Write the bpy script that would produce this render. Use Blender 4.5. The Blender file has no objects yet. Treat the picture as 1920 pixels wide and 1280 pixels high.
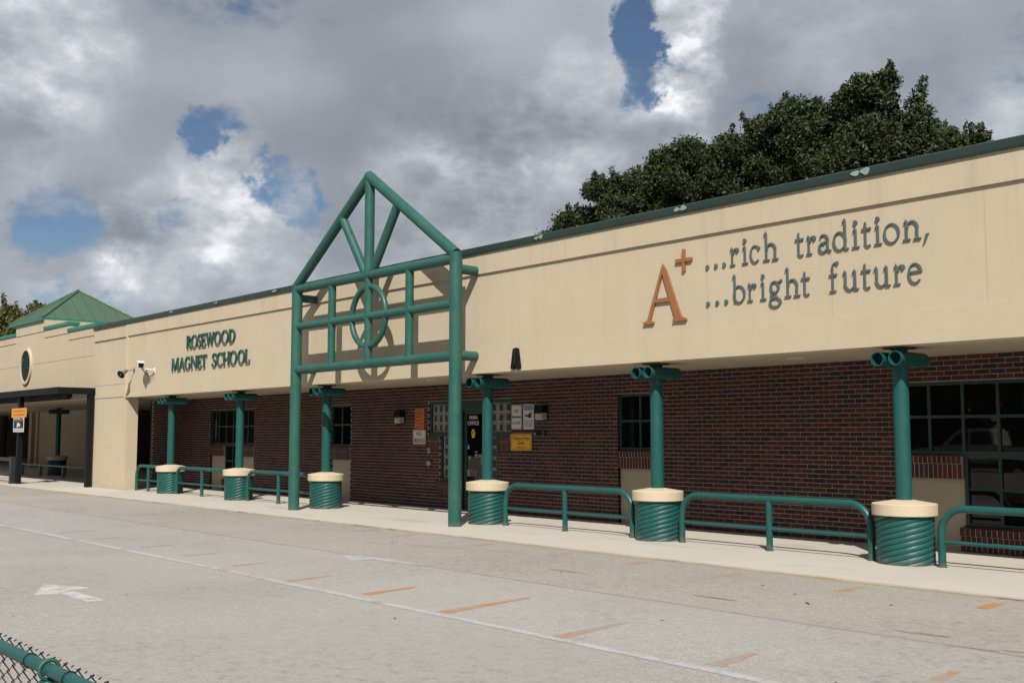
import bpy, bmesh, math, random
import numpy as np
from mathutils import Vector, Matrix
R = math.radians
random.seed(7); rng = np.random.default_rng(7)
scene = bpy.context.scene
COL = scene.collection

# ---------------------------------------------------------------- camera
CAM_H = 1.6; PITCH = 5.03; RZ = 48.44; FPX = 2000.0
cam_d = bpy.data.cameras.new('camera'); cam = bpy.data.objects.new('camera', cam_d)
COL.objects.link(cam); scene.camera = cam
cam.location = (0, 0, CAM_H); cam.rotation_euler = (R(90 + PITCH), 0, R(RZ))
cam_d.sensor_width = 36; cam_d.lens = FPX / 1920 * 36
cam_d.clip_start = 0.05; cam_d.clip_end = 2000
_h = Vector((-math.sin(R(RZ)), math.cos(R(RZ)), 0)); _r = Vector((math.cos(R(RZ)), math.sin(R(RZ)), 0))
_f = _h * math.cos(R(PITCH)) + Vector((0, 0, math.sin(R(PITCH)))); _u = Vector((0, 0, math.cos(R(PITCH)))) - _h * math.sin(R(PITCH))
def ray(px, py):                      # a pixel of the photograph (lens bow removed) -> direction
    dx, dy = px - 960, py - 640; m = 1 + 0.027 * ((dx * dx + dy * dy) / 1e6 - 0.4)
    return _f * FPX + _r * dx * m - _u * dy * m
def at(px, py, Y):                    # that direction meets the upright plane y = Y
    d = ray(px, py); return Vector((0, 0, CAM_H)) + d * (Y / d.y)
def on_ground(px, py, z=0.0):
    d = ray(px, py); return Vector((0, 0, CAM_H)) + d * ((z - CAM_H) / d.z)

# ---------------------------------------------------------------- light
SUN = Vector((1.0, -1.0, 1.40)).normalized()          # towards the sun
sun_d = bpy.data.lights.new('sun', 'SUN'); sun_o = bpy.data.objects.new('sun', sun_d); COL.objects.link(sun_o)
sun_d.energy = 5.0; sun_d.angle = R(0.55); sun_d.color = (1.0, 0.945, 0.86)
sun_o.rotation_euler = (-SUN).to_track_quat('-Z', 'Y').to_euler(); sun_o.location = (10, -10, 30)

world = bpy.data.worlds.new('World'); scene.world = world; world.use_nodes = True
def build_world():
    nt = world.node_tree; N = nt.nodes; L = nt.links; N.clear()
    out = N.new('ShaderNodeOutputWorld'); bg = N.new('ShaderNodeBackground'); L.new(bg.outputs[0], out.inputs[0])
    BG = 0.056; bg.inputs[1].default_value = BG
    sky = N.new('ShaderNodeTexSky'); sky.sky_type = 'NISHITA'; sky.sun_disc = False
    sky.sun_elevation = math.asin(SUN.z); sky.sun_rotation = math.atan2(SUN.x, SUN.y)
    sky.air_density = 1.0; sky.dust_density = 0.3; sky.ozone_density = 3.5
    tc = N.new('ShaderNodeTexCoord')
    def math_(op, a, b=None, c=None, clamp=False):
        n = N.new('ShaderNodeMath'); n.operation = op; n.use_clamp = clamp
        for i, v in enumerate((a, b, c)):
            if v is None: continue
            if hasattr(v, 'is_linked'): L.new(v, n.inputs[i])
            else: n.inputs[i].default_value = v
        return n.outputs[0]
    def vmath(op, a, b):
        n = N.new('ShaderNodeVectorMath'); n.operation = op
        for i, v in enumerate((a, b)):
            if hasattr(v, 'is_linked'): L.new(v, n.inputs[i])
            else: n.inputs[i].default_value = v
        return n.outputs['Value'] if op == 'DOT_PRODUCT' else n.outputs[0]
    d = vmath('NORMALIZE', tc.outputs['Generated'], (0, 0, 0))
    def ramp(v, a, b, c=0.0, e=1.0, kind='SMOOTHSTEP'):
        n = N.new('ShaderNodeMapRange'); n.interpolation_type = kind
        L.new(v, n.inputs[0]); n.inputs[1].default_value = a; n.inputs[2].default_value = b
        n.inputs[3].default_value = c; n.inputs[4].default_value = e; return n.outputs[0]
    # wobble the blob lookups so that their outlines are torn
    wn = N.new('ShaderNodeTexNoise'); wn.inputs['Scale'].default_value = 6; wn.inputs['Detail'].default_value = 9; wn.inputs['Roughness'].default_value = 0.66
    L.new(d, wn.inputs['Vector'])
    w = vmath('SUBTRACT', wn.outputs['Color'], (0.5, 0.5, 0.5)); w = vmath('MULTIPLY', w, (0.16, 0.16, 0.16)); dw = vmath('NORMALIZE', vmath('ADD', d, w), (0, 0, 0))
    def blobs(tab):
        acc = None
        for px, py, rad, wt in tab:
            v = ray(px, py).normalized(); ang = rad / 2050.0
            m = ramp(vmath('DOT_PRODUCT', dw, tuple(v)), math.cos(ang * 1.5), math.cos(ang * 0.25), 0, wt)
            acc = m if acc is None else math_('ADD', acc, m)
        return acc
    gaps = blobs([(415, 275, 56, .25), (385, 315, 40, .17), (110, 385, 85, .32), (40, 440, 45, .14), (520, 378, 56, .31), (590, 356, 36, .18), (460, 325, 30, -.12), (330, 425, 36, .16), (300, 375, 50, .14),
                  (450, 410, 36, .16), (1195, 60, 48, .24), (1200, 125, 60, .30), (1170, 185, 56, .26), (1225, 15, 60, .26), (1330, 2, 34, .26), (235, 588, 40, .22), (90, 575, 40, .2), (1110, 240, 60, .1)])
    lift = blobs([(190, 425, 70, .17), (330, 450, 110, .17), (480, 440, 90, .16), (130, 500, 110, .12), (1300, 60, 50, .28), (1285, 150, 62, .28), (1265, 220, 60, .26), (1080, 220, 110, .18), (820, 360, 150, .17), (960, 300, 130, .15),
                  (440, 320, 50, .14), (60, 130, 140, .14), (300, 560, 120, .06), (1500, 20, 130, .10), (1890, 210, 70, .12), (30, 60, 120, .1)])
    dark = blobs([(560, 130, 330, .10), (850, 130, 330, .10), (720, 250, 220, .09), (250, 90, 200, .04), (60, 330, 110, .09), (1850, 110, 200, .08), (1500, 180, 190, .07), (620, 420, 90, .05), (120, 545, 150, .10), (400, 545, 160, .07)])
    mp = vmath('MULTIPLY', d, (1.0, 1.0, 1.75))
    def fbm(vec, scale, det, rough, off=(0, 0, 0)):
        n = N.new('ShaderNodeTexNoise'); n.inputs['Scale'].default_value = scale; n.inputs['Detail'].default_value = det; n.inputs['Roughness'].default_value = rough
        L.new(vmath('ADD', vec, off), n.inputs['Vector']); return n.outputs[0]
    n1 = fbm(mp, 4.6, 9, 0.56, (3.1, 1.7, 0.4))
    so = Vector((SUN.x * 0.3, SUN.y * 0.3, 1.0)).normalized() * 0.045
    n2 = fbm(mp, 4.6, 7, 0.56, (3.1 + so.x, 1.7 + so.y, 0.4 + so.z))
    soft = fbm(mp, 2.3, 2, 0.4, (7.3, 2.2, 5.0))
    puff = fbm(mp, 15.0, 8, 0.62, (1.3, 6.2, 2.0))
    bil = fbm(mp, 21.0, 4, 0.55, (4.1, 0.3, 9.0)); bil = math_('SUBTRACT', 0.09, math_('ABSOLUTE', math_('SUBTRACT', bil, 0.5)))      # cauliflower heads
    bil = math_('MULTIPLY', bil, 2.0)
    dens = math_('ADD', 0.5, math_('MULTIPLY', math_('SUBTRACT', n1, 0.5), 1.7))
    dens = math_('ADD', dens, math_('ADD', 0.10, blobs([(450, 250, 700, .13), (1450, 150, 700, .10)])))
    dens = math_('ADD', dens, math_('MULTIPLY', math_('SUBTRACT', puff, 0.5), 0.38)); dens = math_('ADD', dens, math_('MULTIPLY', bil, 0.22))
    dens = math_('SUBTRACT', dens, math_('MULTIPLY', gaps, 1.40))
    cover = ramp(dens, 0.24, 0.58)
    # cloud light: lit where the cloud thins out towards the sun, grey beneath its thick parts
    s1 = fbm(mp, 4.6, 2.5, 0.45, (3.1, 1.7, 0.4)); s2 = fbm(mp, 4.6, 2.5, 0.45, (3.1 + so.x * 2, 1.7 + so.y * 2, 0.4 + so.z * 2))
    edge = math_('MULTIPLY', math_('SUBTRACT', s1, s2), 0.95)
    crisp = math_('MULTIPLY', math_('SUBTRACT', n1, n2), math_('ADD', math_('MULTIPLY', lift, 7.5), 0.12)); edge = math_('ADD', edge, crisp)
    b = math_('ADD', 0.42, edge)
    b = math_('ADD', b, math_('MULTIPLY', math_('SUBTRACT', soft, 0.5), 0.30))
    b = math_('ADD', b, math_('MULTIPLY', math_('MULTIPLY', math_('ADD', math_('SUBTRACT', puff, 0.5), math_('MULTIPLY', bil, 1.5)), math_('ADD', lift, 0.06)), 1.1))
    b = math_('ADD', b, lift); b = math_('SUBTRACT', b, dark)
    thin = math_('MULTIPLY', math_('SUBTRACT', 0.66, dens), 0.16); b = math_('ADD', b, thin)
    cr = N.new('ShaderNodeValToRGB'); L.new(b, cr.inputs[0]); e = cr.color_ramp
    S = 1.0 / BG
    e.elements[0].position = 0.0; e.elements[0].color = (.200, .222, .256, 1)
    e.elements[1].position = 0.92; e.elements[1].color = (.80, .815, .84, 1)
    for p, c in ((.24, (.262, .286, .325, 1)), (.44, (.352, .378, .420, 1)), (.66, (.488, .515, .556, 1))):
        k = e.elements.new(p); k.color = c
    sc = N.new('ShaderNodeVectorMath'); sc.operation = 'SCALE'; sc.inputs[3].default_value = S * 0.98; L.new(cr.outputs[0], sc.inputs[0])
    mix = N.new('ShaderNodeMix'); mix.data_type = 'RGBA'
    L.new(cover, mix.inputs[0]); L.new(sky.outputs[0], mix.inputs[6]); L.new(sc.outputs[0], mix.inputs[7])
    L.new(mix.outputs[2], bg.inputs[0])
build_world()
scene.render.engine = 'CYCLES'
vs = scene.view_settings; vs.view_transform = 'Standard'; vs.look = 'None'; vs.exposure = 0.25; vs.gamma = 1.0; vs.use_curve_mapping = False

# ---------------------------------------------------------------- materials
def new_mat(name):
    m = bpy.data.materials.new(name); m.use_nodes = True
    nt = m.node_tree; b = nt.nodes['Principled BSDF']
    return m, nt, nt.nodes, nt.links, b
def noise(N, L, scale, det=4, rough=0.55, coord='Object', stretch=None, vec=None):
    if vec is None:
        tc = N.new('ShaderNodeTexCoord'); vec = tc.outputs[coord]
    if stretch:
        mp = N.new('ShaderNodeMapping'); mp.inputs['Scale'].default_value = stretch; L.new(vec, mp.inputs[0]); vec = mp.outputs[0]
    n = N.new('ShaderNodeTexNoise'); n.inputs['Scale'].default_value = scale; n.inputs['Detail'].default_value = det; n.inputs['Roughness'].default_value = rough
    L.new(vec, n.inputs['Vector']); return n.outputs[0]
def rng_(N, L, v, a, b, c, d):
    n = N.new('ShaderNodeMapRange'); L.new(v, n.inputs[0])
    for i, x in enumerate((a, b, c, d)): n.inputs[i + 1].default_value = x
    return n.outputs[0]
def mixc(N, L, f, a, b, blend='MIX'):
    n = N.new('ShaderNodeMix'); n.data_type = 'RGBA'; n.blend_type = blend
    if hasattr(f, 'is_linked'): L.new(f, n.inputs[0])
    else: n.inputs[0].default_value = f
    for i, c in ((6, a), (7, b)):
        if hasattr(c, 'is_linked'): L.new(c, n.inputs[i])
        else: n.inputs[i].default_value = (*c, 1)
    return n.outputs[2]
def bump(N, L, b, h, strength, dist):
    n = N.new('ShaderNodeBump'); n.inputs['Strength'].default_value = strength; n.inputs['Distance'].default_value = dist
    L.new(h, n.inputs['Height']); L.new(n.outputs[0], b.inputs['Normal'])
def paint(name, col, rough=0.5, var=0.25, scale=3.0, col2=None, spec=0.5, grain=0.0, metallic=0.0, dirt=False):
    m, nt, N, L, b = new_mat(name)
    n = noise(N, L, scale, 5, 0.6, 'Object')
    c2 = col2 or tuple(x * (1 - var) for x in col)
    cc = mixc(N, L, rng_(N, L, n, .35, .68, 0, 1), col, c2)
    if dirt:
        oi = N.new('ShaderNodeObjectInfo'); cc = mixc(N, L, rng_(N, L, oi.outputs['Random'], 0, 1, 0, .30), cc, tuple(min(1, x * 1.25 + .006) for x in c2))
        chalk = noise(N, L, 9, 6, .7, stretch=(1, 1, .35)); cc = mixc(N, L, rng_(N, L, chalk, .55, .75, 0, .35), cc, tuple(x * .8 + .035 for x in col))
        tcd = N.new('ShaderNodeTexCoord'); sx = N.new('ShaderNodeSeparateXYZ'); L.new(tcd.outputs['Object'], sx.inputs[0]); hz = N.new('ShaderNodeMath'); hz.operation = 'ADD'; L.new(sx.outputs[2], hz.inputs[0])
        L.new(rng_(N, L, noise(N, L, 7, 5, .75), .3, .7, -.10, .10), hz.inputs[1]); cc = mixc(N, L, rng_(N, L, hz.outputs[0], -.02, .11, .6, 0), cc, (.13, .115, .095))
    L.new(cc, b.inputs['Base Color'])
    b.inputs['Roughness'].default_value = rough; b.inputs['Specular IOR Level'].default_value = spec; b.inputs['Metallic'].default_value = metallic
    L.new(rng_(N, L, noise(N, L, scale * 4, 3), .3, .7, max(0.03, rough - .1), min(1, rough + .12)), b.inputs['Roughness'])
    if grain: bump(N, L, b, noise(N, L, 60, 3), grain, 0.004)
    return m
def stucco(name, col):
    m, nt, N, L, b = new_mat(name)
    big = noise(N, L, 0.8, 4, 0.6); streak = noise(N, L, 3.2, 4, 0.6, stretch=(1, 1, 0.10)); fine = noise(N, L, 42, 4, 0.7)
    c = mixc(N, L, rng_(N, L, big, .3, .7, 0, .6), col, tuple(x * y for x, y in zip(col, (.90, .885, .86))))
    c = mixc(N, L, rng_(N, L, streak, .56, .78, 0, .35), c, tuple(x * y for x, y in zip(col, (.80, .79, .80))))
    c = mixc(N, L, rng_(N, L, fine, .35, .7, 0, .22), c, tuple(x * .80 for x in col))
    tcs = N.new('ShaderNodeTexCoord'); sx = N.new('ShaderNodeSeparateXYZ'); L.new(tcs.outputs['Object'], sx.inputs[0])
    top = rng_(N, L, sx.outputs[2], 3.2, 4.9, 0, 1); st2 = rng_(N, L, noise(N, L, 6.5, 5, .65, stretch=(1, 1, .045)), .52, .72, 0, 1)
    ml = N.new('ShaderNodeMath'); ml.operation = 'MULTIPLY'; L.new(top, ml.inputs[0]); L.new(st2, ml.inputs[1]); sc_ = rng_(N, L, ml.outputs[0], 0, 1, 0, .42)
    c = mixc(N, L, sc_, c, tuple(x * y for x, y in zip(col, (.66, .655, .66))))
    pale = noise(N, L, 1.7, 5, .7, stretch=(1, 1, .3)); c = mixc(N, L, rng_(N, L, pale, .58, .74, 0, .35), c, tuple(min(1, x * y) for x, y in zip(col, (1.13, 1.14, 1.17))))
    foot = N.new('ShaderNodeMath'); foot.operation = 'ADD'; L.new(sx.outputs[2], foot.inputs[0]); L.new(rng_(N, L, noise(N, L, 4, 5, .7), .3, .7, -.25, .25), foot.inputs[1])
    c = mixc(N, L, rng_(N, L, foot.outputs[0], 0, .35, .35, 0), c, tuple(x * .62 for x in col))
    L.new(c, b.inputs['Base Color']); b.inputs['Roughness'].default_value = 0.92; b.inputs['Specular IOR Level'].default_value = 0.2
    bump(N, L, b, fine, 0.35, 0.006)
    return m
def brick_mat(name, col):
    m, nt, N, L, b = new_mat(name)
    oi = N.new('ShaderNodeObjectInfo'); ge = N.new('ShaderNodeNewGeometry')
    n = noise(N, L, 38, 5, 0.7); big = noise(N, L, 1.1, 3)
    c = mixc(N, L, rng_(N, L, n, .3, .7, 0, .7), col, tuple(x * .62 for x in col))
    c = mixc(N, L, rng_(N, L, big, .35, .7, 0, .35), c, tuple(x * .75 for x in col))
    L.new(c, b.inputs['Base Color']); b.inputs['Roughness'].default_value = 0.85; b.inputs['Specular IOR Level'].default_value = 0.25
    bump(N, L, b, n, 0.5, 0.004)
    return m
M = {}
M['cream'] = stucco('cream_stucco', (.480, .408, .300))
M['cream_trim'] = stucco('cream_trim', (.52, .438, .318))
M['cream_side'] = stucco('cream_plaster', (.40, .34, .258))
M['green'] = paint('green_paint', (.009, .076, .067), .42, spec=.35, scale=2.2, col2=(.008, .066, .060), dirt=True)
M['green_faded'] = paint('green_paint_faded', (.011, .074, .065), .46, spec=.35, scale=2.4, col2=(.026, .094, .070), dirt=True)
M['green_trim'] = paint('green_window_trim', (.012, .040, .034), .45, scale=3)
M['coping'] = paint('dark_green_metal', (.021, .042, .035), .42, scale=1.2, var=.2)
M['coping_bright'] = paint('teal_metal', (.020, .165, .125), .45, scale=1.2, var=.2)
M['roof_green'] = paint('green_roof_metal', (.058, .108, .070), .5, scale=.8, var=.15)
M['roof_seam'] = paint('dark_roof_seam', (.045, .105, .062), .5, scale=1)
M['sealant'] = paint('pale_sealant', (.22, .28, .26), .7, scale=8)
M['black'] = paint('black_paint', (.006, .006, .0065), .55, spec=.2, scale=4)
M['black_soft'] = paint('black_rubber', (.008, .008, .009), .6, scale=4)
M['grey_metal'] = paint('grey_metal', (.13, .135, .14), .5, scale=4)
M['grey_dark'] = paint('dark_grey_metal', (.022, .024, .027), .5, scale=4)
M['white_paint'] = paint('white_enamel', (.66, .66, .65), .45, scale=5, var=.1)
M['lens'] = paint('frosted_lens', (.45, .42, .36), .35, scale=6)
M['orange_letter'] = paint('orange_letter', (.285, .120, .045), .5, scale=3, var=.15)
M['slate_letter'] = paint('slate_blue_letter', (.075, .112, .118), .5, scale=3, var=.2)
M['green_letter'] = paint('green_letter', (.013, .072, .062), .45, scale=3, var=.2)
M['sign_white'] = paint('sign_white', (.60, .59, .58), .4, scale=6, var=.08)
M['sign_yellow'] = paint('sign_yellow', (.78, .40, .01), .4, scale=6, var=.1)
M['sign_orange'] = paint('sign_orange', (.62, .15, .012), .45, scale=6, var=.15)
M['sign_orange_bright'] = paint('sign_orange_bright', (.75, .27, .02), .45, scale=6, var=.1)
M['sign_red'] = paint('sign_red', (.36, .012, .02), .45, scale=6)
M['sign_blue'] = paint('sign_blue', (.02, .08, .32), .45, scale=6)
M['sign_black'] = paint('sign_black', (.01, .01, .012), .45, scale=6)
M['sign_grey'] = paint('sign_grey', (.22, .21, .21), .5, scale=6)
M['steel'] = paint('brushed_steel', (.45, .44, .42), .35, scale=9, metallic=.8)
M['mortar'] = paint('mortar', (.345, .305, .275), .95, scale=9, var=.3, grain=.5)
M['wood_dark'] = paint('bark', (.07, .055, .042), .9, scale=5, var=.5, grain=1)
M['leaf_litter'] = paint('dry_leaf', (.06, .045, .03), .8, scale=9)
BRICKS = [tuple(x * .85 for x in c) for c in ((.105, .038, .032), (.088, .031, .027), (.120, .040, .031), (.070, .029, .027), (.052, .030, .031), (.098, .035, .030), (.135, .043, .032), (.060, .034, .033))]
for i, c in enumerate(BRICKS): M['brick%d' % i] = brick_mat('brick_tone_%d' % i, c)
def glass():
    m, nt, N, L, b = new_mat('dark_window_glass')
    b.inputs['Base Color'].default_value = (.004, .0045, .005, 1); b.inputs['Roughness'].default_value = .02
    b.inputs['Specular IOR Level'].default_value = .5; b.inputs['IOR'].default_value = 1.5
    bump(N, L, b, noise(N, L, 1.6, 2), .02, .02)
    return m
M['glass'] = glass()
def glassblock():
    m, nt, N, L, b = new_mat('glass_block')
    n = noise(N, L, 14, 2); L.new(mixc(N, L, rng_(N, L, n, .35, .65, 0, 1), (.27, .27, .245), (.16, .165, .15)), b.inputs['Base Color'])
    b.inputs['Roughness'].default_value = .18; bump(N, L, b, n, .6, .02); return m
M['glassblock'] = glassblock()
def asphalt(name, base, dark, speck=1.0, patch=.5, spot=None):
    m, nt, N, L, b = new_mat(name)
    fine = noise(N, L, 75, 3, .8); mid = noise(N, L, 17, 5, .78); big = noise(N, L, .40, 5, .62); bands = noise(N, L, .5, 4, .6, stretch=(.22, 1.0, 1)); huge = noise(N, L, .12, 3, .5)
    c = mixc(N, L, rng_(N, L, fine, .40, .60, 0, 1), tuple(x * 1.32 for x in base), tuple(x * (1 - .34 * speck) for x in base))
    c = mixc(N, L, rng_(N, L, mid, .48, .70, 0, .55 * speck), c, tuple(x * .64 for x in base))
    pits = noise(N, L, 9, 7, .9); pm = rng_(N, L, pits, .50, .64, 0, 1)
    grain = noise(N, L, 22, 6, .95); c = mixc(N, L, rng_(N, L, grain, .46, .60, 0, .8 * speck), c, tuple(x * .66 for x in base))
    where = rng_(N, L, big, .46, .60, .10, 1)
    if spot:
        for (sx, sy, rx, ry) in spot:
            tcs = N.new('ShaderNodeTexCoord'); mps = N.new('ShaderNodeMapping'); mps.inputs['Location'].default_value = (-sx / rx, -sy / ry, 0); mps.inputs['Scale'].default_value = (1 / rx, 1 / ry, 0); L.new(tcs.outputs['Object'], mps.inputs[0])
            ln = N.new('ShaderNodeVectorMath'); ln.operation = 'LENGTH'; L.new(mps.outputs[0], ln.inputs[0])
            dd = N.new('ShaderNodeMath'); dd.operation = 'ADD'; L.new(ln.outputs['Value'], dd.inputs[0]); L.new(rng_(N, L, noise(N, L, .9, 5, .7), .3, .7, -.7, .7), dd.inputs[1])
            mx = N.new('ShaderNodeMath'); mx.operation = 'MAXIMUM'; L.new(rng_(N, L, dd.outputs[0], .45, 1.15, 1, 0), mx.inputs[0]); L.new(where, mx.inputs[1]); where = mx.outputs[0]
    mm = N.new('ShaderNodeMath'); mm.operation = 'MULTIPLY'; L.new(pm, mm.inputs[0]); L.new(where, mm.inputs[1])
    c = mixc(N, L, rng_(N, L, where, .2, 1, 0, .35), c, dark)
    c = mixc(N, L, rng_(N, L, big, .44, .70, 0, patch), c, dark)
    c = mixc(N, L, mm.outputs[0], c, tuple(x * .50 for x in dark))
    c = mixc(N, L, rng_(N, L, bands, .46, .70, 0, .40), c, tuple(x * y for x, y in zip(base, (.80, .785, .76))))
    c = mixc(N, L, rng_(N, L, huge, .42, .62, 0, .30), c, tuple(x * y for x, y in zip(base, (1.14, 1.11, 1.07))))
    L.new(c, b.inputs['Base Color']); b.inputs['Roughness'].default_value = .93; b.inputs['Specular IOR Level'].default_value = .2
    ad = N.new('ShaderNodeMath'); ad.operation = 'ADD'; L.new(fine, ad.inputs[0]); L.new(mid, ad.inputs[1])
    bump(N, L, b, ad.outputs[0], .6, .007)
    return m
M['asphalt_old'] = asphalt('old_asphalt', (.325, .309, .292), (.268, .253, .238), 1.0, .5, [(-6.2, 3.6, 1.7, 1.0), (-4.2, 4.3, 1.6, .8), (-7.6, 2.6, 1.6, .7)])
M['asphalt_mid'] = asphalt('smooth_asphalt', (.318, .307, .294), (.284, .273, .261), .75, .35)
M['asphalt_far'] = asphalt('pale_asphalt', (.332, .311, .284), (.277, .258, .235), 1.1, .6)
def concrete():
    m, nt, N, L, b = new_mat('concrete')
    fine = noise(N, L, 70, 4, .7); big = noise(N, L, .7, 5, .6); st = noise(N, L, .9, 4, .6, stretch=(.45, 1.6, 1))
    base = (.455, .423, .373)
    c = mixc(N, L, rng_(N, L, fine, .3, .7, 0, .35), base, tuple(x * .78 for x in base))
    c = mixc(N, L, rng_(N, L, big, .42, .70, 0, .45), c, tuple(x * .84 for x in base))
    c = mixc(N, L, rng_(N, L, st, .60, .74, 0, .75), c, (.27, .255, .232))
    L.new(c, b.inputs['Base Color']); b.inputs['Roughness'].default_value = .9; b.inputs['Specular IOR Level'].default_value = .2
    bump(N, L, b, fine, .4, .003); return m
M['concrete'] = concrete()
def roadpaint(name, col, under, wear):
    m, nt, N, L, b = new_mat(name)
    n = noise(N, L, 28, 5, .75); n2 = noise(N, L, 3.0, 3, .6)
    mm = N.new('ShaderNodeMath'); mm.operation = 'ADD'; L.new(n, mm.inputs[0]); L.new(n2, mm.inputs[1])
    L.new(mixc(N, L, rng_(N, L, mm.outputs[0], wear, wear + .22, 0, 1), col, under), b.inputs['Base Color'])
    b.inputs['Roughness'].default_value = .85; b.inputs['Specular IOR Level'].default_value = .2; return m
U = (.265, .248, .23)
M['line_white'] = roadpaint('worn_white_paint', (.355, .360, .362), U, .97)
M['arrow_white'] = roadpaint('chipped_white_paint', (.43, .433, .432), U, .96)
M['mark_orange'] = roadpaint('orange_road_paint', (.37, .175, .068), U, .95)
M['mark_orange_worn'] = roadpaint('worn_orange_paint', (.34, .18, .095), U, .86)
M['line_yellow'] = roadpaint('worn_yellow_paint', (.36, .24, .09), (.29, .25, .205), .90)
def leaf(name, col, col2):
    m, nt, N, L, b = new_mat(name)
    n = noise(N, L, .9, 3, .6); ge = N.new('ShaderNodeNewGeometry')
    c = mixc(N, L, rng_(N, L, n, .35, .65, 0, 1), col, col2)
    L.new(mixc(N, L, ge.outputs['Random Per Island'], c, tuple(x * 1.2 for x in col), 'MIX'), b.inputs['Base Color'])
    b.inputs['Roughness'].default_value = .55; b.inputs['Specular IOR Level'].default_value = .22
    return m
M['leaf'] = leaf('oak_leaf', (.030, .044, .014), (.018, .028, .010))
M['leaf_far'] = leaf('far_leaf', (.075, .075, .024), (.048, .055, .018))
M['grass'] = paint('grass', (.05, .075, .025), .9, scale=2, var=.4)

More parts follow.
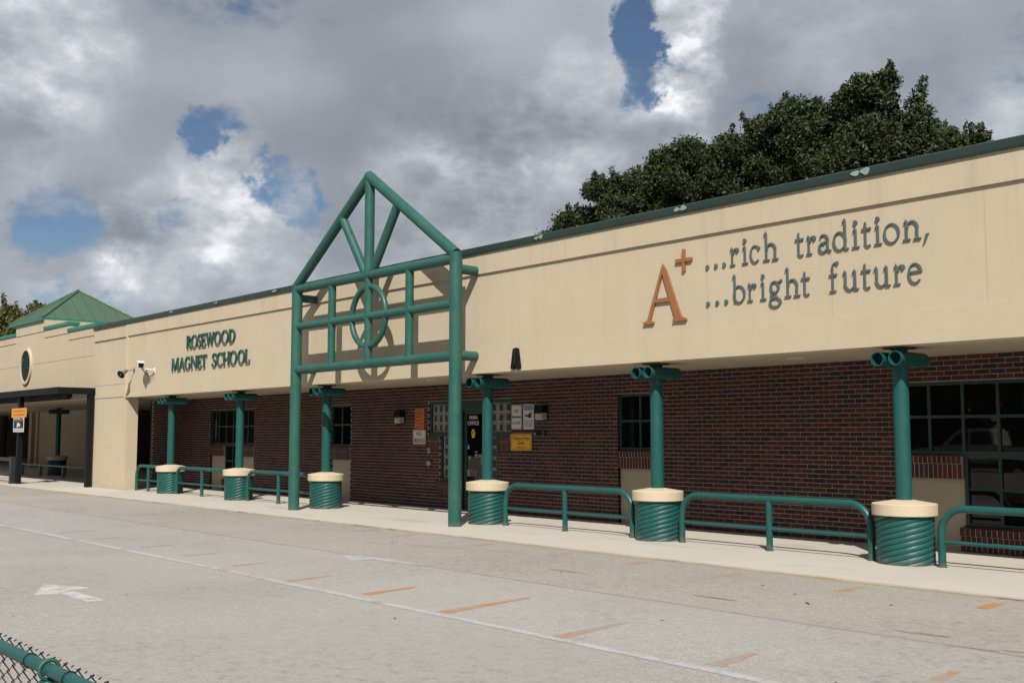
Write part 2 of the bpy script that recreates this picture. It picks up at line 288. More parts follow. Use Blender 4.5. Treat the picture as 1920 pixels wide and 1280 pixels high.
# ---------------------------------------------------------------- mesh helpers
class MB:
    def __init__(s): s.v = []; s.f = []
    def add(s, v, f):
        o = len(s.v); s.v += [tuple(p) for p in v]; s.f += [tuple(i + o for i in q) for q in f]; return s
    def box(s, x0, x1, y0, y1, z0, z1):
        v = [(x0, y0, z0), (x1, y0, z0), (x1, y1, z0), (x0, y1, z0), (x0, y0, z1), (x1, y0, z1), (x1, y1, z1), (x0, y1, z1)]
        return s.add(v, [(0, 3, 2, 1), (4, 5, 6, 7), (0, 1, 5, 4), (1, 2, 6, 5), (2, 3, 7, 6), (3, 0, 4, 7)])
    def cbox(s, x0, x1, y0, y1, z0, z1, c):        # box whose front face (-y) has chamfered edges
        v = [(x0, y0 + c, z0), (x1, y0 + c, z0), (x1, y1, z0), (x0, y1, z0), (x0, y0 + c, z1), (x1, y0 + c, z1), (x1, y1, z1), (x0, y1, z1),
             (x0 + c, y0, z0 + c), (x1 - c, y0, z0 + c), (x1 - c, y0, z1 - c), (x0 + c, y0, z1 - c)]
        return s.add(v, [(0, 3, 2, 1), (4, 5, 6, 7), (1, 2, 6, 5), (2, 3, 7, 6), (3, 0, 4, 7), (8, 9, 10, 11), (0, 1, 9, 8), (1, 5, 10, 9), (5, 4, 11, 10), (4, 0, 8, 11)])
    def sweep(s, pts, r, n=16, closed=False, caps=True):
        pts = [Vector(p) for p in pts]; rs = r if isinstance(r, (list, tuple)) else [r] * len(pts); K = len(pts); rings = []
        t0 = (pts[1] - pts[0]).normalized(); ref = Vector((0, 0, 1)) if abs(t0.z) < .9 else Vector((1, 0, 0)); nrm = t0.cross(ref).normalized()
        o = len(s.v)
        for i, p in enumerate(pts):
            if closed: t = (pts[(i + 1) % K] - pts[i - 1]).normalized()
            elif i == 0: t = t0
            elif i == K - 1: t = (pts[-1] - pts[-2]).normalized()
            else: t = ((pts[i + 1] - p).normalized() + (p - pts[i - 1]).normalized()).normalized()
            nrm = (nrm - t * nrm.dot(t)).normalized(); bi = t.cross(nrm)
            for k in range(n):
                a = 2 * math.pi * k / n; s.v.append(tuple(p + (nrm * math.cos(a) + bi * math.sin(a)) * rs[i]))
        for i in range(K if closed else K - 1):
            a, b = o + i * n, o + ((i + 1) % K) * n
            for k in range(n): s.f.append((a + k, a + (k + 1) % n, b + (k + 1) % n, b + k))
        if caps and not closed:
            s.f.append(tuple(o + k for k in range(n))[::-1]); s.f.append(tuple(o + (K - 1) * n + k for k in range(n)))
        return s
    def lathe(s, prof, c=(0, 0, 0), n=32, axis='z', closed_ends=True):      # prof: (radius, height) list
        o = len(s.v); c = Vector(c)
        for r, h in prof:
            for k in range(n):
                a = 2 * math.pi * k / n; x, y = r * math.cos(a), r * math.sin(a)
                p = {'z': (x, y, h), 'y': (x, h, -y), 'x': (h, x, y)}[axis]; s.v.append(tuple(c + Vector(p)))
        for i in range(len(prof) - 1):
            for k in range(n):
                a, b = o + i * n, o + (i + 1) * n; s.f.append((a + k, a + (k + 1) % n, b + (k + 1) % n, b + k))
        if closed_ends:
            s.f.append(tuple(o + k for k in range(n))[::-1]); s.f.append(tuple(o + (len(prof) - 1) * n + k for k in range(n)))
        return s
    def prism(s, poly, y0, y1):                    # poly of (x, z), counter-clockwise seen from -y; front at y0
        n = len(poly); o = len(s.v)
        s.v += [(x, y0, z) for x, z in poly] + [(x, y1, z) for x, z in poly]
        s.f.append(tuple(o + i for i in range(n))); s.f.append(tuple(o + n + i for i in range(n))[::-1])
        for i in range(n): j = (i + 1) % n; s.f.append((o + i, o + n + i, o + n + j, o + j))
        return s
    def strip(s, outer, inner, y0, y1, closed=False):   # band between two outlines of equal length in (x, z)
        n = len(outer); o = len(s.v)
        for y in (y0, y1): s.v += [(x, y, z) for x, z in outer] + [(x, y, z) for x, z in inner]
        m = n if closed else n - 1
        for i in range(m):
            j = (i + 1) % n; a, b, c, d = o + i, o + j, o + n + j, o + n + i
            s.f += [(a, b, c, d), (2 * n + d, 2 * n + c, 2 * n + b, 2 * n + a), (a, 2 * n + a, 2 * n + b, b), (d, c, 2 * n + c, 2 * n + d)]
        if not closed:
            for i in (0, n - 1): s.f.append((o + i, o + n + i, o + 3 * n + i, o + 2 * n + i))
        return s
    def mesh(s, name, off=(0, 0, 0), smooth=None):
        me = bpy.data.meshes.new(name)
        me.from_pydata([(x - off[0], y - off[1], z - off[2]) for x, y, z in s.v], [], s.f)
        bm = bmesh.new(); bm.from_mesh(me); bmesh.ops.recalc_face_normals(bm, faces=bm.faces); bm.to_mesh(me); bm.free()
        if smooth:
            me.polygons.foreach_set('use_smooth', [True] * len(me.polygons)); me.set_sharp_from_angle(angle=R(smooth))
        return me
def root_loc(o):
    while o.parent: o = o.parent
    return o.location
def tag(o, label, cat, group=None):
    o['label'] = label; o['category'] = cat
    if group: o['group'] = group
    return o
def thing(name, label, cat, loc=(0, 0, 0), group=None):
    o = bpy.data.objects.new(name, None); o.empty_display_size = .2; COL.objects.link(o); o.location = loc
    return tag(o, label, cat, group)
def part(name, mb, mat, parent, smooth=None):
    me = mb.mesh(name, root_loc(parent), smooth); me.materials.append(M[mat] if isinstance(mat, str) else mat)
    o = bpy.data.objects.new(name, me); COL.objects.link(o); o.parent = parent
    return o
def solo(name, mb, mat, label, cat, group=None, loc=None, smooth=None):
    if loc is None:
        xs = np.array(mb.v); loc = ((xs[:, 0].min() + xs[:, 0].max()) / 2, (xs[:, 1].min() + xs[:, 1].max()) / 2, xs[:, 2].min())
    me = mb.mesh(name, loc, smooth); me.materials.append(M[mat]); o = bpy.data.objects.new(name, me); COL.objects.link(o); o.location = loc
    return tag(o, label, cat, group)
def struct(name, mb, mat, smooth=None):
    me = mb.mesh(name, (0, 0, 0), smooth); me.materials.append(M[mat]); o = bpy.data.objects.new(name, me); COL.objects.link(o); o['kind'] = 'structure'; return o
def copy_tree(o, parent=None):
    c = o.copy(); COL.objects.link(c); c.parent = parent
    for ch in list(o.children): copy_tree(ch, c)
    return c
def text_part(txt, cx, cz, y, h, w, mat, parent, name='lettering', depth=.0015):
    """Flat capitals of height h, stretched to width w, centred at (cx, cz), facing -y."""
    cu = bpy.data.curves.new('t', 'FONT'); cu.body = txt; cu.extrude = 0; cu.resolution_u = 3; cu.offset = .015; cu.align_x = 'LEFT'
    ob = bpy.data.objects.new('t', cu); COL.objects.link(ob)
    dg = bpy.context.evaluated_depsgraph_get(); dg.update(); me = bpy.data.meshes.new_from_object(ob.evaluated_get(dg))
    bpy.data.objects.remove(ob); bpy.data.curves.remove(cu)
    n = len(me.vertices); a = np.empty(n * 3, 'f'); me.vertices.foreach_get('co', a); a = a.reshape(-1, 3)
    lo, hi = a.min(0), a.max(0); ro = root_loc(parent)
    x = (a[:, 0] - lo[0]) / (hi[0] - lo[0]) - .5; z = (a[:, 1] - lo[1]) / (hi[1] - lo[1]) - .5
    b = np.stack([cx + x * w - ro[0], np.full(n, y - ro[1]), cz + z * h - ro[2]], 1)
    me.vertices.foreach_set('co', b.astype('f').ravel()); me.update(); me.materials.clear(); me.materials.append(M[mat])
    o = bpy.data.objects.new(name, me); COL.objects.link(o); o.parent = parent; return o

# ================================================================ the setting
CURB = 10.87; SEAM = 8.15; LINE = 6.07
FY = 12.40      # fascia plane
WY = 14.60      # brick wall plane
CY = 12.75      # column row
GY = 11.90      # gantry plane
ZS = 2.72       # soffit height
RZG = -0.02     # road level
def sheet(x0, x1, y0, y1, z, nx=1, ny=1, jit=0.0):
    mb = MB(); vs_ = []
    for j in range(ny + 1):
        for i in range(nx + 1):
            x = x0 + (x1 - x0) * i / nx; y = y0 + (y1 - y0) * j / ny
            if jit and j in (0, ny): y += random.uniform(-jit, jit)
            vs_.append((x, y, z))
    fs = [(j * (nx + 1) + i, j * (nx + 1) + i + 1, (j + 1) * (nx + 1) + i + 1, (j + 1) * (nx + 1) + i) for j in range(ny) for i in range(nx)]
    return mb.add(vs_, fs)
struct('ground', sheet(-600, 600, -600, 600, -.06), 'grass')
road = struct('road', sheet(-90, 40, -26, SEAM, RZG - .002), 'asphalt_old')
struct('road_lane', sheet(-90, 40, LINE, SEAM, RZG - .001, 260, 1, .010), 'asphalt_mid')
struct('drop_off_lane', sheet(-90, 40, SEAM - .03, CURB + .05, RZG, 260, 1, .014), 'asphalt_far')
sw = MB(); sw.box(-90, 40, CURB, 40, -.055, 0); struct('sidewalk', sw, 'concrete')
def mark(name, pts, mat, z):
    mb = MB().add([(p[0], p[1], z) for p in pts], [tuple(range(len(pts)))]); return part(name, mb, mat, road)
# worn white lane line
n = 150; vs_ = []
for i in range(n + 1):
    x = -88 + 126 * i / n; yc = LINE + .02 * math.sin(x * .3)
    vs_ += [(x, yc - .052 + random.uniform(-.008, .008), RZG + .0005), (x, yc + .052 + random.uniform(-.008, .008), RZG + .0005)]
part('lane_line', MB().add(vs_, [(2 * i, 2 * i + 2, 2 * i + 3, 2 * i + 1) for i in range(n)]), 'line_white', road)
# yellow edge line along the kerb
vs_ = []
for i in range(n + 1):
    x = -60 + 80 * i / n
    vs_ += [(x, CURB - .085 + random.uniform(-.02, .02), RZG + .0015), (x, CURB - .004, RZG + .0015)]
part('edge_line', MB().add(vs_, [(2 * i, 2 * i + 2, 2 * i + 3, 2 * i + 1) for i in range(n)]), 'line_yellow', road)
# orange stall ticks
for x, y0, y1, w, worn in [(-13.9, 6.38, 6.95, .06, 1), (-12.41, 6.34, 6.85, .06, 1), (-10.73, 6.17, 6.75, .07, 0), (-9.32, 6.22, 6.95, .085, 0), (-7.9, 6.15, 7.34, .085, 0), (-6.33, 6.10, 6.98, .08, 1), (-4.83, 6.18, 6.76, .08, 1), (-3.52, 6.55, 7.30, .08, 1),
                           (-15.35, 6.4, 6.9, .05, 1), (-17.0, 6.3, 6.8, .05, 1), (-18.5, 6.3, 6.9, .06, 1)]:
    sl = -.10
    nn = 14; lft, rgt = [], []
    for k in range(nn + 1):
        f_ = k / nn; yy = y0 + (y1 - y0) * f_; xx = x + sl * (y1 - y0) * 1.2 * f_; hw = w * (.95 - .55 * f_) * random.uniform(.82, 1.1)
        lft.append((xx - hw, yy)); rgt.append((xx + hw, yy + .02))
    mark('paint_tick', lft + rgt[::-1], 'mark_orange_worn' if worn else 'mark_orange', RZG + .0005)
for x in (-17.1, -15.45, -14.3, -12.3, -10.66, -9.25, -7.76, -6.2, -4.72):
    mark('paint_tick', [(x - .05, 10.10 + random.uniform(-.1, .1)), (x + .06, 10.15), (x + .02, 10.55), (x - .09, 10.53)], random.choice(['mark_orange', 'mark_orange_worn']), RZG + .0015)
for k, (x, y) in enumerate([(-12.9, 9.55), (-12.2, 9.75), (-11.5, 9.95), (-13.5, 9.3)]):
    mark('paint_tick', [(x - .3, y - .05), (x + .3, y + .07), (x + .28, y + .13), (x - .3, y + .02)], 'line_yellow', RZG + .0015)
# white direction arrow
mark('arrow_marking', [(p[0], p[1]) for p in [on_ground(*q) for q in [(78, 1103), (120, 1102), (142, 1096), (180, 1092), (150, 1089), (95, 1084)]]], 'arrow_white', RZG - .0012)
mark('arrow_marking', [(p[0], p[1]) for p in [on_ground(*q) for q in [(125, 1101), (172, 1117), (206, 1115), (148, 1098)]]], 'arrow_white', RZG - .0012)
mark('arrow_marking', [(p[0], p[1]) for p in [on_ground(*q) for q in [(640, 1038), (655, 1049), (700, 1047), (760, 1056), (800, 1058), (700, 1043)]]], 'line_white', RZG + .0015)

# ================================================================ main building
B = thing('school_building', 'long single storey school block with cream fascia over a shaded red brick walkway', 'building', (-16, FY, 0))
XL, XR = -31.15, 1.0; HEAD = ZS / 38 * 33
# windows and other openings in the brick wall: x0, x1, z0, z1
OPEN = []
OPEN += [(-8.0, -5.04, 1.33, HEAD), (-7.02, -6.02, .34, 1.33), (-8.0, -7.02, 0, 1.33), (-6.02, -5.04, 0, 1.33)]
OPEN += [(-13.52, -12.50, 0, HEAD)]
OPEN += [(-30.15, -27.45, 1.33, HEAD), (-29.25, -28.35, .34, 1.33), (-30.15, -29.25, 0, 1.33), (-28.35, -27.45, 0, 1.33)]
OPEN += [(-23.42, -22.50, 0, HEAD)]
OPEN += [(-19.30, -16.46, 1.60, HEAD), (-18.88, -16.92, .60, 1.60), (-18.22, -17.24, 0, 1.60)]
OPEN += [(-3.0, -1.98, 0, HEAD)]
def blocked(x0, x1, z0, z1):
    for a, b, c, d in OPEN:
        if x1 > a + .002 and x0 < b - .002 and z1 > c + .02 and z0 < d - .02: return (a, b)
    return None
# mortar backing, cut round the openings (a grid of boxes)
wall = MB(); zs = [0, .34, .60, 1.33, 1.60, HEAD, ZS]
for z0, z1 in zip(zs[:-1], zs[1:]):
    cuts = sorted({-34.5, XR} | {v for a, b, c, d in OPEN if c < z1 - .01 and d > z0 + .01 for v in (a, b)})
    for a, b in zip(cuts[:-1], cuts[1:]):
        if not blocked(a, b, z0, z1): wall.box(a, b, WY + .008, WY + .25, z0, z1)
brick_wall = part('brick_wall', wall, 'mortar', B)
BL, BH, J = .216, ZS / 38, .0125
tones = [random.choice(range(8)) for _ in range(64)]
brk = []
nrow = 38
for r in range(nrow):
    z0 = r * BH + J; z1 = (r + 1) * BH
    x = -34.45 + (BL / 2 if r % 2 else 0)
    while x < XR - .05:
        a, b = x, x + BL - J; x += BL
        # trim bricks at the openings
        segs = [(a, b)]
        for o0, o1, c, d in OPEN:
            if z1 > c + .02 and z0 < d - .02:
                ns = []
                for p, q in segs:
                    if q <= o0 or p >= o1: ns.append((p, q))
                    else:
                        if p < o0 - .03: ns.append((p, o0))
                        if q > o1 + .03: ns.append((o1, q))
                segs = ns
        for p, q in segs: brk.append((p, q, z0, z1, random.randrange(8)))
def view_px(x, z):
    v = Vector((x, WY, z)) - Vector((0, 0, CAM_H)); return 960 + FPX * v.dot(_r) / v.dot(_f)
cand = sorted([k for k in range(len(brk)) if view_px((brk[k][0] + brk[k][1]) / 2, brk[k][2]) < 1925 and not (1648 < view_px((brk[k][0] + brk[k][1]) / 2, 0.3) < 1740 and brk[k][2] < .75)], key=lambda k: -brk[k][0])
big = set([k for k in cand if abs(brk[k][1] - brk[k][0] - (BL - J)) < .002][:300])
bm_tone = [MB() for _ in range(8)]
shared = {}
def brick_obj(tone, w, h, dep=.10, jx=0):
    key = (tone, round(w, 3), round(h, 3), round(dep, 3))
    if key not in shared:
        me = MB().cbox(-w / 2, w / 2, 0, dep, -h / 2, h / 2, .003).mesh('brick'); me.materials.append(M['brick%d' % tone]); shared[key] = me
    return shared[key]
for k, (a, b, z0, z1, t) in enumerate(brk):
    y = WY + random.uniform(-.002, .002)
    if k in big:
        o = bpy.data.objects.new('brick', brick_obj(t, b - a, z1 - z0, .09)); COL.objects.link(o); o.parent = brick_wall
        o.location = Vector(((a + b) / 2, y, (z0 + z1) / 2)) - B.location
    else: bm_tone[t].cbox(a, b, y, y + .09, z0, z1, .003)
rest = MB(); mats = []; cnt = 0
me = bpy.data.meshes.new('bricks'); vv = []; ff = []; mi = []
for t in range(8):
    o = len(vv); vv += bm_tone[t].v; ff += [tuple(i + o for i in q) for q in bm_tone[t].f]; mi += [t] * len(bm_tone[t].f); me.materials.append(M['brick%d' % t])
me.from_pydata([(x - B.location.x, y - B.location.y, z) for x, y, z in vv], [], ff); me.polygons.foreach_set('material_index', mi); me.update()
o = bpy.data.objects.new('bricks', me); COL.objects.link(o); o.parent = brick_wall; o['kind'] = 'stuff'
# return wall at the far end of the walkway and the dark passage behind the pillar
rw = MB().box(-34.6, -34.5, WY, 22, 0, ZS).box(-34.6, XR, 22, 22.2, 0, ZS); part('return_wall', rw, 'brick3', B)
# fascia: three bands, upper and lower a little proud
fas = MB().box(XL + .003, XR, FY, FY + .30, 3.13, 4.535); fascia = part('fascia', fas, 'cream', B)
part('upper_band', MB().box(XL + .004, XR, FY - .035, FY + .30, 4.535, 4.91), 'cream', fascia)
part('lower_band', MB().box(XL + .004, XR, FY - .028, FY + .30, ZS, 3.13), 'cream', fascia)
for x in [-5.58 - 2.05 * k for k in range(12)] + [-3.53, -1.48]:
    part('control_joint', MB().box(x - .0035, x + .0035, FY - .0015, FY + .01, 3.13, 4.535), 'cream_side', fascia)
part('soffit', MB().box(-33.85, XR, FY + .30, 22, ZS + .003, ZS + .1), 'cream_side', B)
part('roof_deck', MB().box(XL - 2.6, XR, FY + .30, 24, 4.55, 4.7), 'grey_dark', B)
# end pillar block with its own reveal lines
pil = MB().box(-33.85, XL, FY + .012, FY + .36, 0, 2.73).box(-33.85, XL, FY, FY + .36, 2.745, 3.13)
pillar = part('corner_pillar', pil, 'cream', B)
part('pillar_face', MB().box(-33.85, XL, FY + .012, FY + .36, 3.14, 4.53), 'cream', pillar)
part('pillar_band', MB().box(-33.85, XL, FY - .025, FY + .36, 4.53, 4.91), 'cream', pillar)
part('corner_bead', MB().box(XL - .07, XL + .05, FY - .04, FY - .022, ZS, 4.88).box(XL - .07, XL + .05, FY - .022, FY, ZS, 4.86), 'cream_trim', pillar)
# metal coping in lengths
cuts = [-33.88, -31.1, -28.06, -25.35, -22.34, -19.3, -16.25, -13.2, -10.08, -7.09, -4.05, -1.0, XR]
for a, b in zip(cuts[:-1], cuts[1:]):
    cp = MB()
    prof = [(FY - .065, 4.905), (FY - .075, 4.93), (FY - .05, 4.935), (FY - .055, 5.03), (FY - .03, 5.045), (FY + .30, 5.03), (FY + .30, 4.92)]
    q = [(a + .006, y, z) for y, z in prof] + [(b - .006, y, z) for y, z in prof]; n = len(prof)
    cp.add(q, [tuple(range(n))[::-1], tuple(range(n, 2 * n))] + [(i, (i + 1) % n, n + (i + 1) % n, n + i) for i in range(n)])
    part('coping', cp, 'coping', B)
for x, s in [(-28.06, .7), (-25.35, .7), (-22.34, .8), (-13.2, .9), (-10.08, 1), (-7.09, 1.15)]:
    mb = MB(); poly = []
    for k in range(18):
        a = 2 * math.pi * k / 18; rr = (.055 + .008 * math.sin(3 * a + x)) * s; poly.append((x + .02 + rr * math.cos(a), 4.985 + .72 * rr * math.sin(a)))
    mb.prism(poly, FY - .066, FY - .05)
    poly = [(p[0] - .125 * s, 4.98 + (p[1] - 4.985) * .75) for p in poly]; mb.prism(poly, FY - .064, FY - .05)
    part('sealant_patch', mb, 'sealant', B)

# windows -------------------------------------------------------------------
def window(xs, zs, parent, frame=.05, y=WY + .11, lower=None):
    """xs, zs: pane grid lines. Frame with muntins and one pane per cell."""
    fr = MB(); d = .07; f = frame
    fr.box(xs[0], xs[0] + f, y - d, y, zs[0], zs[-1]); fr.box(xs[-1] - f, xs[-1], y - d, y, zs[0], zs[-1])
    fr.box(xs[0] + f, xs[-1] - f, y - d + .001, y, zs[0], zs[0] + f); fr.box(xs[0] + f, xs[-1] - f, y - d + .001, y, zs[-1] - f, zs[-1])
    w = part('window', fr, 'green_trim', parent)
    for x in xs[1:-1]: part('muntin', MB().box(x - .021, x + .021, y - d + .012, y - .005, zs[0] + f, zs[-1] - f), 'green_trim', w)
    for z in zs[1:-1]:
        for a, b in zip(xs[:-1], xs[1:]):
            a_ = a + (f if a == xs[0] else .021); b_ = b - (f if b == xs[-1] else .021)
            part('muntin', MB().box(a_, b_, y - d + .014, y - .005, z - .021, z + .021), 'green_trim', w)
    for a, b in zip(xs[:-1], xs[1:]):
        for c, e in zip(zs[:-1], zs[1:]):
            part('pane', MB().box(a + .01, b - .01, y - .03, y - .022, c + .01, e - .01), 'glass', w)
    return w
def sill(x0, x1, ztop, parent, each, yp=WY - .015, ends=True):
    s = part('window_sill', MB().box(x0 + .004, x1 - .004, yp + .004, WY + .2, ztop - .323, ztop - .012).box(x0 + .004, x1 - .004, yp - .017, yp + .004, ztop - .113, ztop - .012), 'mortar', parent)
    n = max(3, round((x1 - x0) / .0715)); st = (x1 - x0) / n; join = [MB() for _ in range(8)]
    for k in range(n):
        for (za, zb, dy, tilt) in ((ztop - .115, ztop, -.022, 1), (ztop - .325, ztop - .125, 0, 0)):
            t = random.choice([0, 1, 2, 5, 6, 0, 3]); a, b = x0 + k * st + .006, x0 + (k + 1) * st - .006
            if each:
                o = bpy.data.objects.new('brick', brick_obj(t, round(b - a, 3), zb - za, .10 if not tilt else .13)); COL.objects.link(o); o.parent = s
                o.location = Vector(((a + b) / 2, yp + dy + random.uniform(-.002, .002), (za + zb) / 2)) - B.location
            else: join[t].cbox(a, b, yp + dy, yp + dy + .1, za, zb, .003)
    if not each:
        me = bpy.data.meshes.new('sill_bricks'); vv = []; ff = []; mi = []
        for t in range(8):
            o_ = len(vv); vv += join[t].v; ff += [tuple(i + o_ for i in q) for q in join[t].f]; mi += [t] * len(join[t].f); me.materials.append(M['brick%d' % t])
        me.from_pydata([(x - B.location.x, y - B.location.y, z) for x, y, z in vv], [], ff); me.polygons.foreach_set('material_index', mi); me.update()
        o = bpy.data.objects.new('sill_bricks', me); COL.objects.link(o); o.parent = s; o['kind'] = 'stuff'
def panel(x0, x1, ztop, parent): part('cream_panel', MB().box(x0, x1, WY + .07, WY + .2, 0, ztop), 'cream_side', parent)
def t_window(x0, n_side, pw, each):
    xs = [x0 + pw * k for k in range(n_side * 2 + 3)]
    window(xs, [1.33, 1.865, HEAD], B)
    window(xs[n_side:n_side + 3], [.34, .86, 1.328], B)
    sill(xs[0] - .0, xs[n_side] - .01, 1.325, B, each); sill(xs[n_side + 2] + .01, xs[-1], 1.325, B, each)
    panel(xs[0], xs[n_side] - .002, 1.0, B); panel(xs[n_side + 2] + .002, xs[-1], 1.0, B)
    sill(xs[n_side] - .06, xs[n_side + 2] + .06, .335, B, each, WY - .02)
t_window(-8.0, 2, .4933, True)
t_window(-30.15, 2, .45, False)
for x0, x1, each in ((-13.52, -12.50, True), (-23.42, -22.50, False), (-3.0, -1.98, False)):
    window([x0, (x0 + x1) / 2, x1], [1.33, 1.865, HEAD], B); sill(x0, x1, 1.325, B, each); panel(x0, x1, 1.0, B)

# main entrance: door in a green frame with stepped glass block side lights ------------
yd = WY + .10
fr = MB()
fr.box(-19.30, -16.46, yd - .08, yd, (HEAD - .07), HEAD).box(-19.30, -19.22, yd - .08, yd, 1.62, (HEAD - .07)).box(-16.54, -16.46, yd - .08, yd, 1.62, (HEAD - .07))
fr.box(-19.30, -18.22, yd - .082, yd, 1.585, 1.66).box(-17.24, -16.46, yd - .082, yd, 1.585, 1.66)
fr.box(-18.90, -18.82, yd - .08, yd, .60, 1.585).box(-16.98, -16.90, yd - .08, yd, .60, 1.585).box(-18.82, -18.22, yd - .08, yd, .60, .67).box(-17.24, -16.98, yd - .08, yd, .60, .67)
fr.box(-18.24, -18.10, yd - .09, yd + .02, 0, (HEAD - .07)).box(-17.36, -17.22, yd - .09, yd + .02, 0, (HEAD - .07)).box(-18.10, -17.36, yd - .085, yd, 2.13, (HEAD - .07))
ent = part('entrance_frame', fr, 'green_trim', B)
def blocks(x0, x1, z0, z1):
    nx = max(1, round((x1 - x0) / .20)); nz = max(1, round((z1 - z0) / .215))
    for i in range(nx):
        for j in range(nz):
            a, b = x0 + (x1 - x0) * i / nx, x0 + (x1 - x0) * (i + 1) / nx; c, d = z0 + (z1 - z0) * j / nz, z0 + (z1 - z0) * (j + 1) / nz
            part('glass_block', MB().cbox(a + .006, b - .006, yd - .05, yd, c + .006, d - .006, .014), 'glassblock', ent)
            w_ = b - a; part('block_core', MB().cbox(a + w_ * .34, b - w_ * .16, yd - .053, yd - .04, c + .035, d - .035, .004), 'grey_dark', ent)
    part('block_grout', MB().box(x0, x1, yd - .035, yd - .01, z0, z1), 'mortar', ent)
blocks(-19.22, -18.24, 1.66, (HEAD - .07)); blocks(-17.22, -16.54, 1.66, (HEAD - .07)); blocks(-18.82, -18.24, .67, 1.585); blocks(-17.22, -16.98, .67, 1.585)
for x0, x1, zt in ((-19.34, -18.90, 1.59), (-16.90, -16.52, 1.59), (-18.96, -18.24, .60), (-17.22, -16.86, .60)): sill(x0, x1, zt, B, False)
dl = MB().box(-18.10, -18.00, yd - .045, yd - .005, .012, 2.125).box(-17.46, -17.36, yd - .045, yd - .005, .012, 2.125).box(-18.0, -17.46, yd - .045, yd - .005, .012, .27).box(-18.0, -17.46, yd - .045, yd - .005, 2.06, 2.125)
door = part('door', dl, 'green_trim', B)
part('pane', MB().box(-18.0, -17.46, yd - .03, yd - .02, .27, 2.06), 'glass', door)
part('handle', MB().sweep([(-17.44, yd - .045, 1.22), (-17.44, yd - .10, 1.2), (-17.44, yd - .10, .98), (-17.44, yd - .045, .96)], .012, 8), 'steel', door, 40)
text_part('MAIN', -17.80, 1.985, yd - .032, .085, .27, 'sign_white', door); text_part('OFFICE', -17.80, 1.865, yd - .032, .085, .38, 'sign_white', door)
mb = MB(); mb.prism([(-17.80 + .062 * math.cos(a) * (1.0 if math.sin(a) > -.2 else .95), 1.64 + .10 * math.sin(a)) for a in [2 * math.pi * k / 24 for k in range(24)]], yd - .0335, yd - .0305); st = part('sticker', mb, 'sign_yellow', door)
mb = MB()
for z, w in ((1.68, .06), (1.655, .075), (1.62, .06)): mb.box(-17.80 - w / 2, -17.80 + w / 2, yd - .0355, yd - .034, z - .006, z + .006)
part('print', mb, 'sign_black', st)
part('sticker', MB().box(-18.0, -17.925, yd - .0335, yd - .0305, 1.30, 1.41), 'sign_blue', door)
mb = MB().lathe([(.022, -.0365), (.022, -.0345)], (-17.957, yd, 1.335), 14, 'y'); mb.box(-17.966, -17.953, yd - .0362, yd - .0342, 1.345, 1.375); part('print', mb, 'sign_white', door)
for x, z, w, h in ((-17.70, 1.25, .09, .03), (-17.70, 1.17, .09, .075), (-17.58, 1.17, .08, .06), (-17.92, 1.12, .09, .07), (-17.95, .80, .11, .14)):
    part('notice_paper', MB().box(x - w / 2, x + w / 2, yd - .033, yd - .031, z - h / 2, z + h / 2), 'sign_grey', door)
part('threshold', MB().box(-18.22, -17.24, WY - .05, yd, 0, .012), 'steel', B)

# ================================================================ left wing with tower roof
Wg = thing('entry_pavilion', 'cream pavilion with stepped parapet, oval louvre and green pyramid roof', 'building', (-40.8, 12.5, 0))
FW = 12.5; cxw = -40.72
mb = MB().box(-47.3, -33.86, FW, FW + .3, 2.78, 4.13).box(-47.3, -33.86, FW, FW + .3, 4.14, 4.72)
wingwall = part('wall', mb, 'cream', Wg)
for a, b, z0, z1, cap in ((-36.47, -33.86, 4.72, 5.05, 1), (-38.88, -36.47, 4.72, 5.29, 1), (-42.06, -38.88, 4.72, 5.66, 0), (-44.45, -42.06, 4.72, 5.29, 1), (-47.3, -44.45, 4.72, 5.05, 1)):
    zr = z1 - .27 if cap else 5.26
    part('parapet_step', MB().box(a, b, FW, FW + .3, z0 + .001, zr).box(a + .001, b - .001, FW - .02, FW + .3, zr, z1), 'cream', Wg)
    if cap:
        part('coping', MB().box(a - .03, b + .03, FW - .06, FW + .33, z1, z1 + .11), 'coping_bright', Wg)
part('parapet_return', MB().box(-38.9, -38.6, FW + .3, 16.0, 4.72, 5.64).box(-42.34, -42.06, FW + .3, 16.0, 4.72, 5.64).box(-42.3, -38.6, 15.7, 16.0, 4.72, 5.64), 'cream', Wg)
# oval louvre
mb = MB(); n = 40
o_ = [(cxw + .62 * math.cos(2 * math.pi * k / n), 4.11 + .67 * math.sin(2 * math.pi * k / n)) for k in range(n)]; i_ = [(cxw + 0.52 * math.cos(2 * math.pi * k / n), 4.11 + .57 * math.sin(2 * math.pi * k / n)) for k in range(n)]
mb.strip(o_, i_, FW - .07, FW + .02, True); vent = part('oval_vent', mb, 'cream_trim', Wg)
part('vent_back', MB().prism(i_, FW - .012, FW - .004), 'black', vent)
mb = MB()
for k in range(17):
    z = 3.58 + k * .065; w = .515 * math.sqrt(max(0, 1 - ((z - 4.11) / .565) ** 2))
    if w > .05: mb.add([(cxw - w, FW - .045, z - .012), (cxw + w, FW - .045, z - .012), (cxw + w, FW - .014, z + .022), (cxw - w, FW - .014, z + .022)], [(0, 1, 2, 3)]).add([(cxw - w, FW - .045, z - .02), (cxw + w, FW - .045, z - .02), (cxw + w, FW - .045, z - .012), (cxw - w, FW - .045, z - .012)], [(0, 1, 2, 3)])
o = part('louvre_slats', mb, 'green_trim', vent); o['kind'] = 'stuff'
